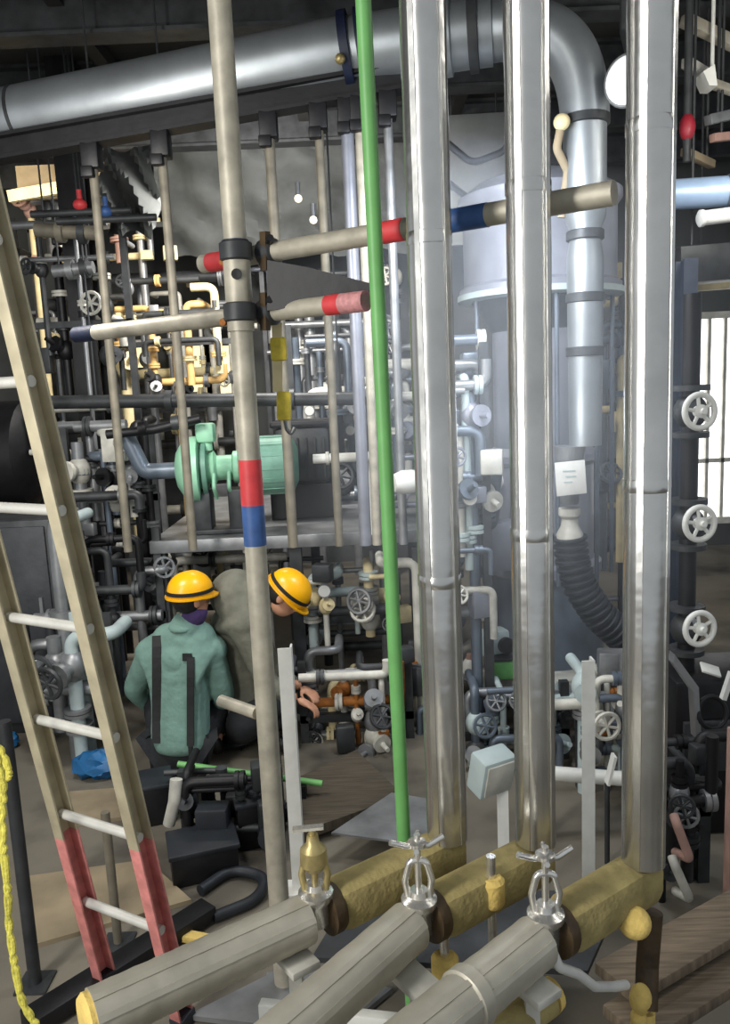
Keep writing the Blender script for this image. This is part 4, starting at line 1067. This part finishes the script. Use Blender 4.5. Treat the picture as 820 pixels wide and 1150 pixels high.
    obj('head_strap', bb, strap_m, ho)
    return t, jo, R3
# worker 1 : squatting, back to us
H1 = at(214, 672, 4.4)
J = dict(pel=at(203, 828, 4.42), sp=at(203, 775, 4.46), ch=at(203, 735, 4.46), nk=at(210, 703, 4.43))
J['shl'] = at(170, 734, 4.46); J['shr'] = at(237, 730, 4.46)
J['ell'] = at(150, 775, 4.56); J['elr'] = at(252, 782, 4.52)
J['wrl'] = at(178, 800, 4.82); J['wrr'] = at(240, 800, 4.82)
J['hipl'] = at(186, 838, 4.44); J['hipr'] = at(222, 838, 4.44)
for s, dx in (('l', -.2), ('r', .2)):
    c = J['pel']
    J['kn' + s] = V((c.x + dx * 1.1, c.y + .36, c.z + .22)); J['an' + s] = V((c.x + dx * .8, c.y + .12, .09)); J['to' + s] = V((c.x + dx, c.y + .33, .05))
t1, jk1, R3 = person('person', 'squatting worker seen from behind in green jacket and yellow helmet', (J['pel'].x, J['pel'].y, 0), J, V((.75, .66, -.05)), H1, jacket, V((.03, -.05, 1)), None)
put('neck_scarf', skinned([[(J['nk'] + V((.01, .01, .0)), .075), (H1 + R3 @ V((0, .02, -.09)), .082), (H1 + R3 @ V((0, .035, -.035)), .078)]], 'scarf'), purple, t1, 'purple scarf over neck and chin')
put('hood', skinned([[(J['nk'] + V((-.02, -.02, -.03)), .1), (J['nk'] + V((-.02, -.03, .05)), .088)]], 'hood'), jacket, t1)
l1_ = wloc(t1)
bvh = BVHTree.FromPolygons([v.co + l1_ for v in jk1.data.vertices], [p.vertices for p in jk1.data.polygons])
def strapline(pxs, w, nm):
    pts = []
    for px, py in pxs:
        r = ray(px, py).normalized(); h = bvh.ray_cast(CAM, r)
        if h[0]: pts.append(h[0] - r * .008)
    if len(pts) > 1:
        m = MB()
        for p, q in zip(pts, pts[1:]): m.bar(p, q + (q - p) * .05, w, .014, up=V((0, -1, 0)))
        obj(nm, m, strap_m, t1)
strapline([(176, 714 + 12 * k) for k in range(11)], .05, 'harness_strap')
strapline([(214, 738 + 11 * k) for k in range(10)], .04, 'harness_strap')
strapline([(205 + 5 * k, 738 - 0 * k) for k in range(3)], .04, 'harness_strap')
q = J['pel'] + V((.05, -.2, -.02))
obj('lanyard', MB().tube([at(214, 838, 4.2), at(216, 870, 4.18), at(224, 885, 4.2), at(232, 860, 4.2)], .014, 8, .04), strap_m, t1)
# worker 2 : hunched, facing right
H2 = at(320, 668, 4.5)
J = dict(pel=at(272, 800, 4.76), sp=at(264, 740, 4.70), ch=at(265, 668, 4.6), nk=at(295, 668, 4.54))
J['shl'] = at(280, 694, 4.76); J['shr'] = at(274, 700, 4.46)
J['ell'] = at(306, 755, 4.84); J['elr'] = at(300, 768, 4.42)
J['wrl'] = at(338, 772, 4.66); J['wrr'] = at(334, 785, 4.40)
J['hipl'] = at(276, 812, 4.76); J['hipr'] = at(276, 814, 4.56)
for s, dy_ in (('l', .17), ('r', -.15)):
    c = J['pel']
    J['kn' + s] = V((c.x + .33, c.y + dy_, c.z + .17)); J['an' + s] = V((c.x + .12, c.y + dy_ * .8, .09)); J['to' + s] = V((c.x + .33, c.y + dy_, .05))
t2, jk2, R4 = person('person', 'hunched worker in olive jacket with tilted yellow helmet behind the scaffold pole', (J['pel'].x, J['pel'].y, 0), J, V((.85, -.1, -.75)), H2, olive, V((.72, -.12, .75)), None)

# ------------------------------------------------------------------ light
w = bpy.data.worlds.new('world'); sc.world = w; w.use_nodes = True
bg = w.node_tree.nodes['Background']; bg.inputs[0].default_value = (.80, .86, .92, 1); bg.inputs[1].default_value = .50
def area(name, loc, tgt, sx, sy, e, col=(1, 1, 1)):
    d = bpy.data.lights.new(name, 'AREA'); d.shape = 'RECTANGLE'; d.size = sx; d.size_y = sy; d.energy = e; d.color = col
    o = bpy.data.objects.new(name, d); C.objects.link(o); o.location = loc
    o.rotation_euler = (V(tgt) - V(loc)).to_track_quat('-Z', 'Y').to_euler(); return o
area('key_light', (-2.3, .1, 2.9), (.3, 2.4, 2.0), .5, 3.4, 120, (1, .975, .92))  # unseen key light, shaped for the left highlight on the pipes; no doorway built
area('fill_light', (.55, 3.7, 3.2), (.6, 5.4, 1.2), .5, .5, 42, (.86, .92, 1))  # added cool fill, no fixture built; brightens the vessel area
area('fill_light', (-1.5, 3.3, 3.1), (-1.2, 5.3, 1.4), .5, .5, 45, (1, .96, .9))  # unseen fill below the duct, lifts the left middle pipework
area('fill_light', (2.1, 3.9, 3.4), (2.5, 5.4, 4.0), .4, .4, 16, (1, .96, .88))  # extra light added to bring out the top right braces
area('fill_light', (-.7, 6.4, 3.9), (-.9, 8.4, 2.0), .9, .5, 150, (1, .96, .9))  # added to brighten the deck and the far pipe walls
area('fill_light', (2.6, 2.6, 4.0), (1.4, 3.6, 1.2), .5, 1.2, 12, (1, .97, .92))  # weak added light for the right side of the clad pipes
area('fill_light', (-2.9, 6.6, 4.1), (-3.4, 7.8, 3.8), .5, .5, 28, (1, .86, .62))  # added warm fill, brightens the beige shelf
def pt(name, loc, e, col, r=.15):
    d = bpy.data.lights.new(name, 'POINT'); d.energy = e; d.color = col; d.shadow_soft_size = r
    o = bpy.data.objects.new(name, d); C.objects.link(o); o.location = loc
pt('haze_fill_light', (.75, 4.05, 2.0), 6, (.84, .91, 1))  # unseen point light added to brighten the vessel and haze

# ------------------------------------------------------------------ haze
HAZE = True
if HAZE:
    hm = bpy.data.materials.new('thin_haze'); hm.use_nodes = True; nt = hm.node_tree; n = nt.nodes; l = nt.links
    for k in list(n): n.remove(k)
    out = n.new('ShaderNodeOutputMaterial'); vs = n.new('ShaderNodeVolumeScatter'); vs.inputs['Color'].default_value = (.86, .92, 1, 1); vs.inputs['Anisotropy'].default_value = .1
    tc = n.new('ShaderNodeTexCoord'); gr = n.new('ShaderNodeTexGradient'); gr.gradient_type = 'SPHERICAL'
    l.new(tc.outputs['Object'], gr.inputs[0])
    mu = n.new('ShaderNodeMath'); mu.operation = 'MULTIPLY'; mu.inputs[1].default_value = .22; l.new(gr.outputs['Fac'], mu.inputs[0])
    l.new(mu.outputs[0], vs.inputs['Density']); l.new(vs.outputs[0], out.inputs['Volume'])
    me = bpy.data.meshes.new('haze'); bm = bmesh.new(); bmesh.ops.create_icosphere(bm, subdivisions=3, radius=1); bm.to_mesh(me); bm.free()
    ho = bpy.data.objects.new('haze', me); C.objects.link(ho); me.materials.append(hm)
    ho.location = at(575, 470, 3.75); ho.scale = (1.25, 1.15, 1.35)
    tag(ho, 'thin pale haze hanging around the vessel and drop duct', 'haze', kind='stuff')

sc.view_settings.view_transform = 'Standard'; sc.view_settings.look = 'None'; sc.view_settings.exposure = 0.0; sc.view_settings.gamma = 1
sc.view_settings.use_curve_mapping = False
sc.cycles.use_denoising = True
sc.cycles.max_bounces = 6
sc.cycles.volume_bounces = 1
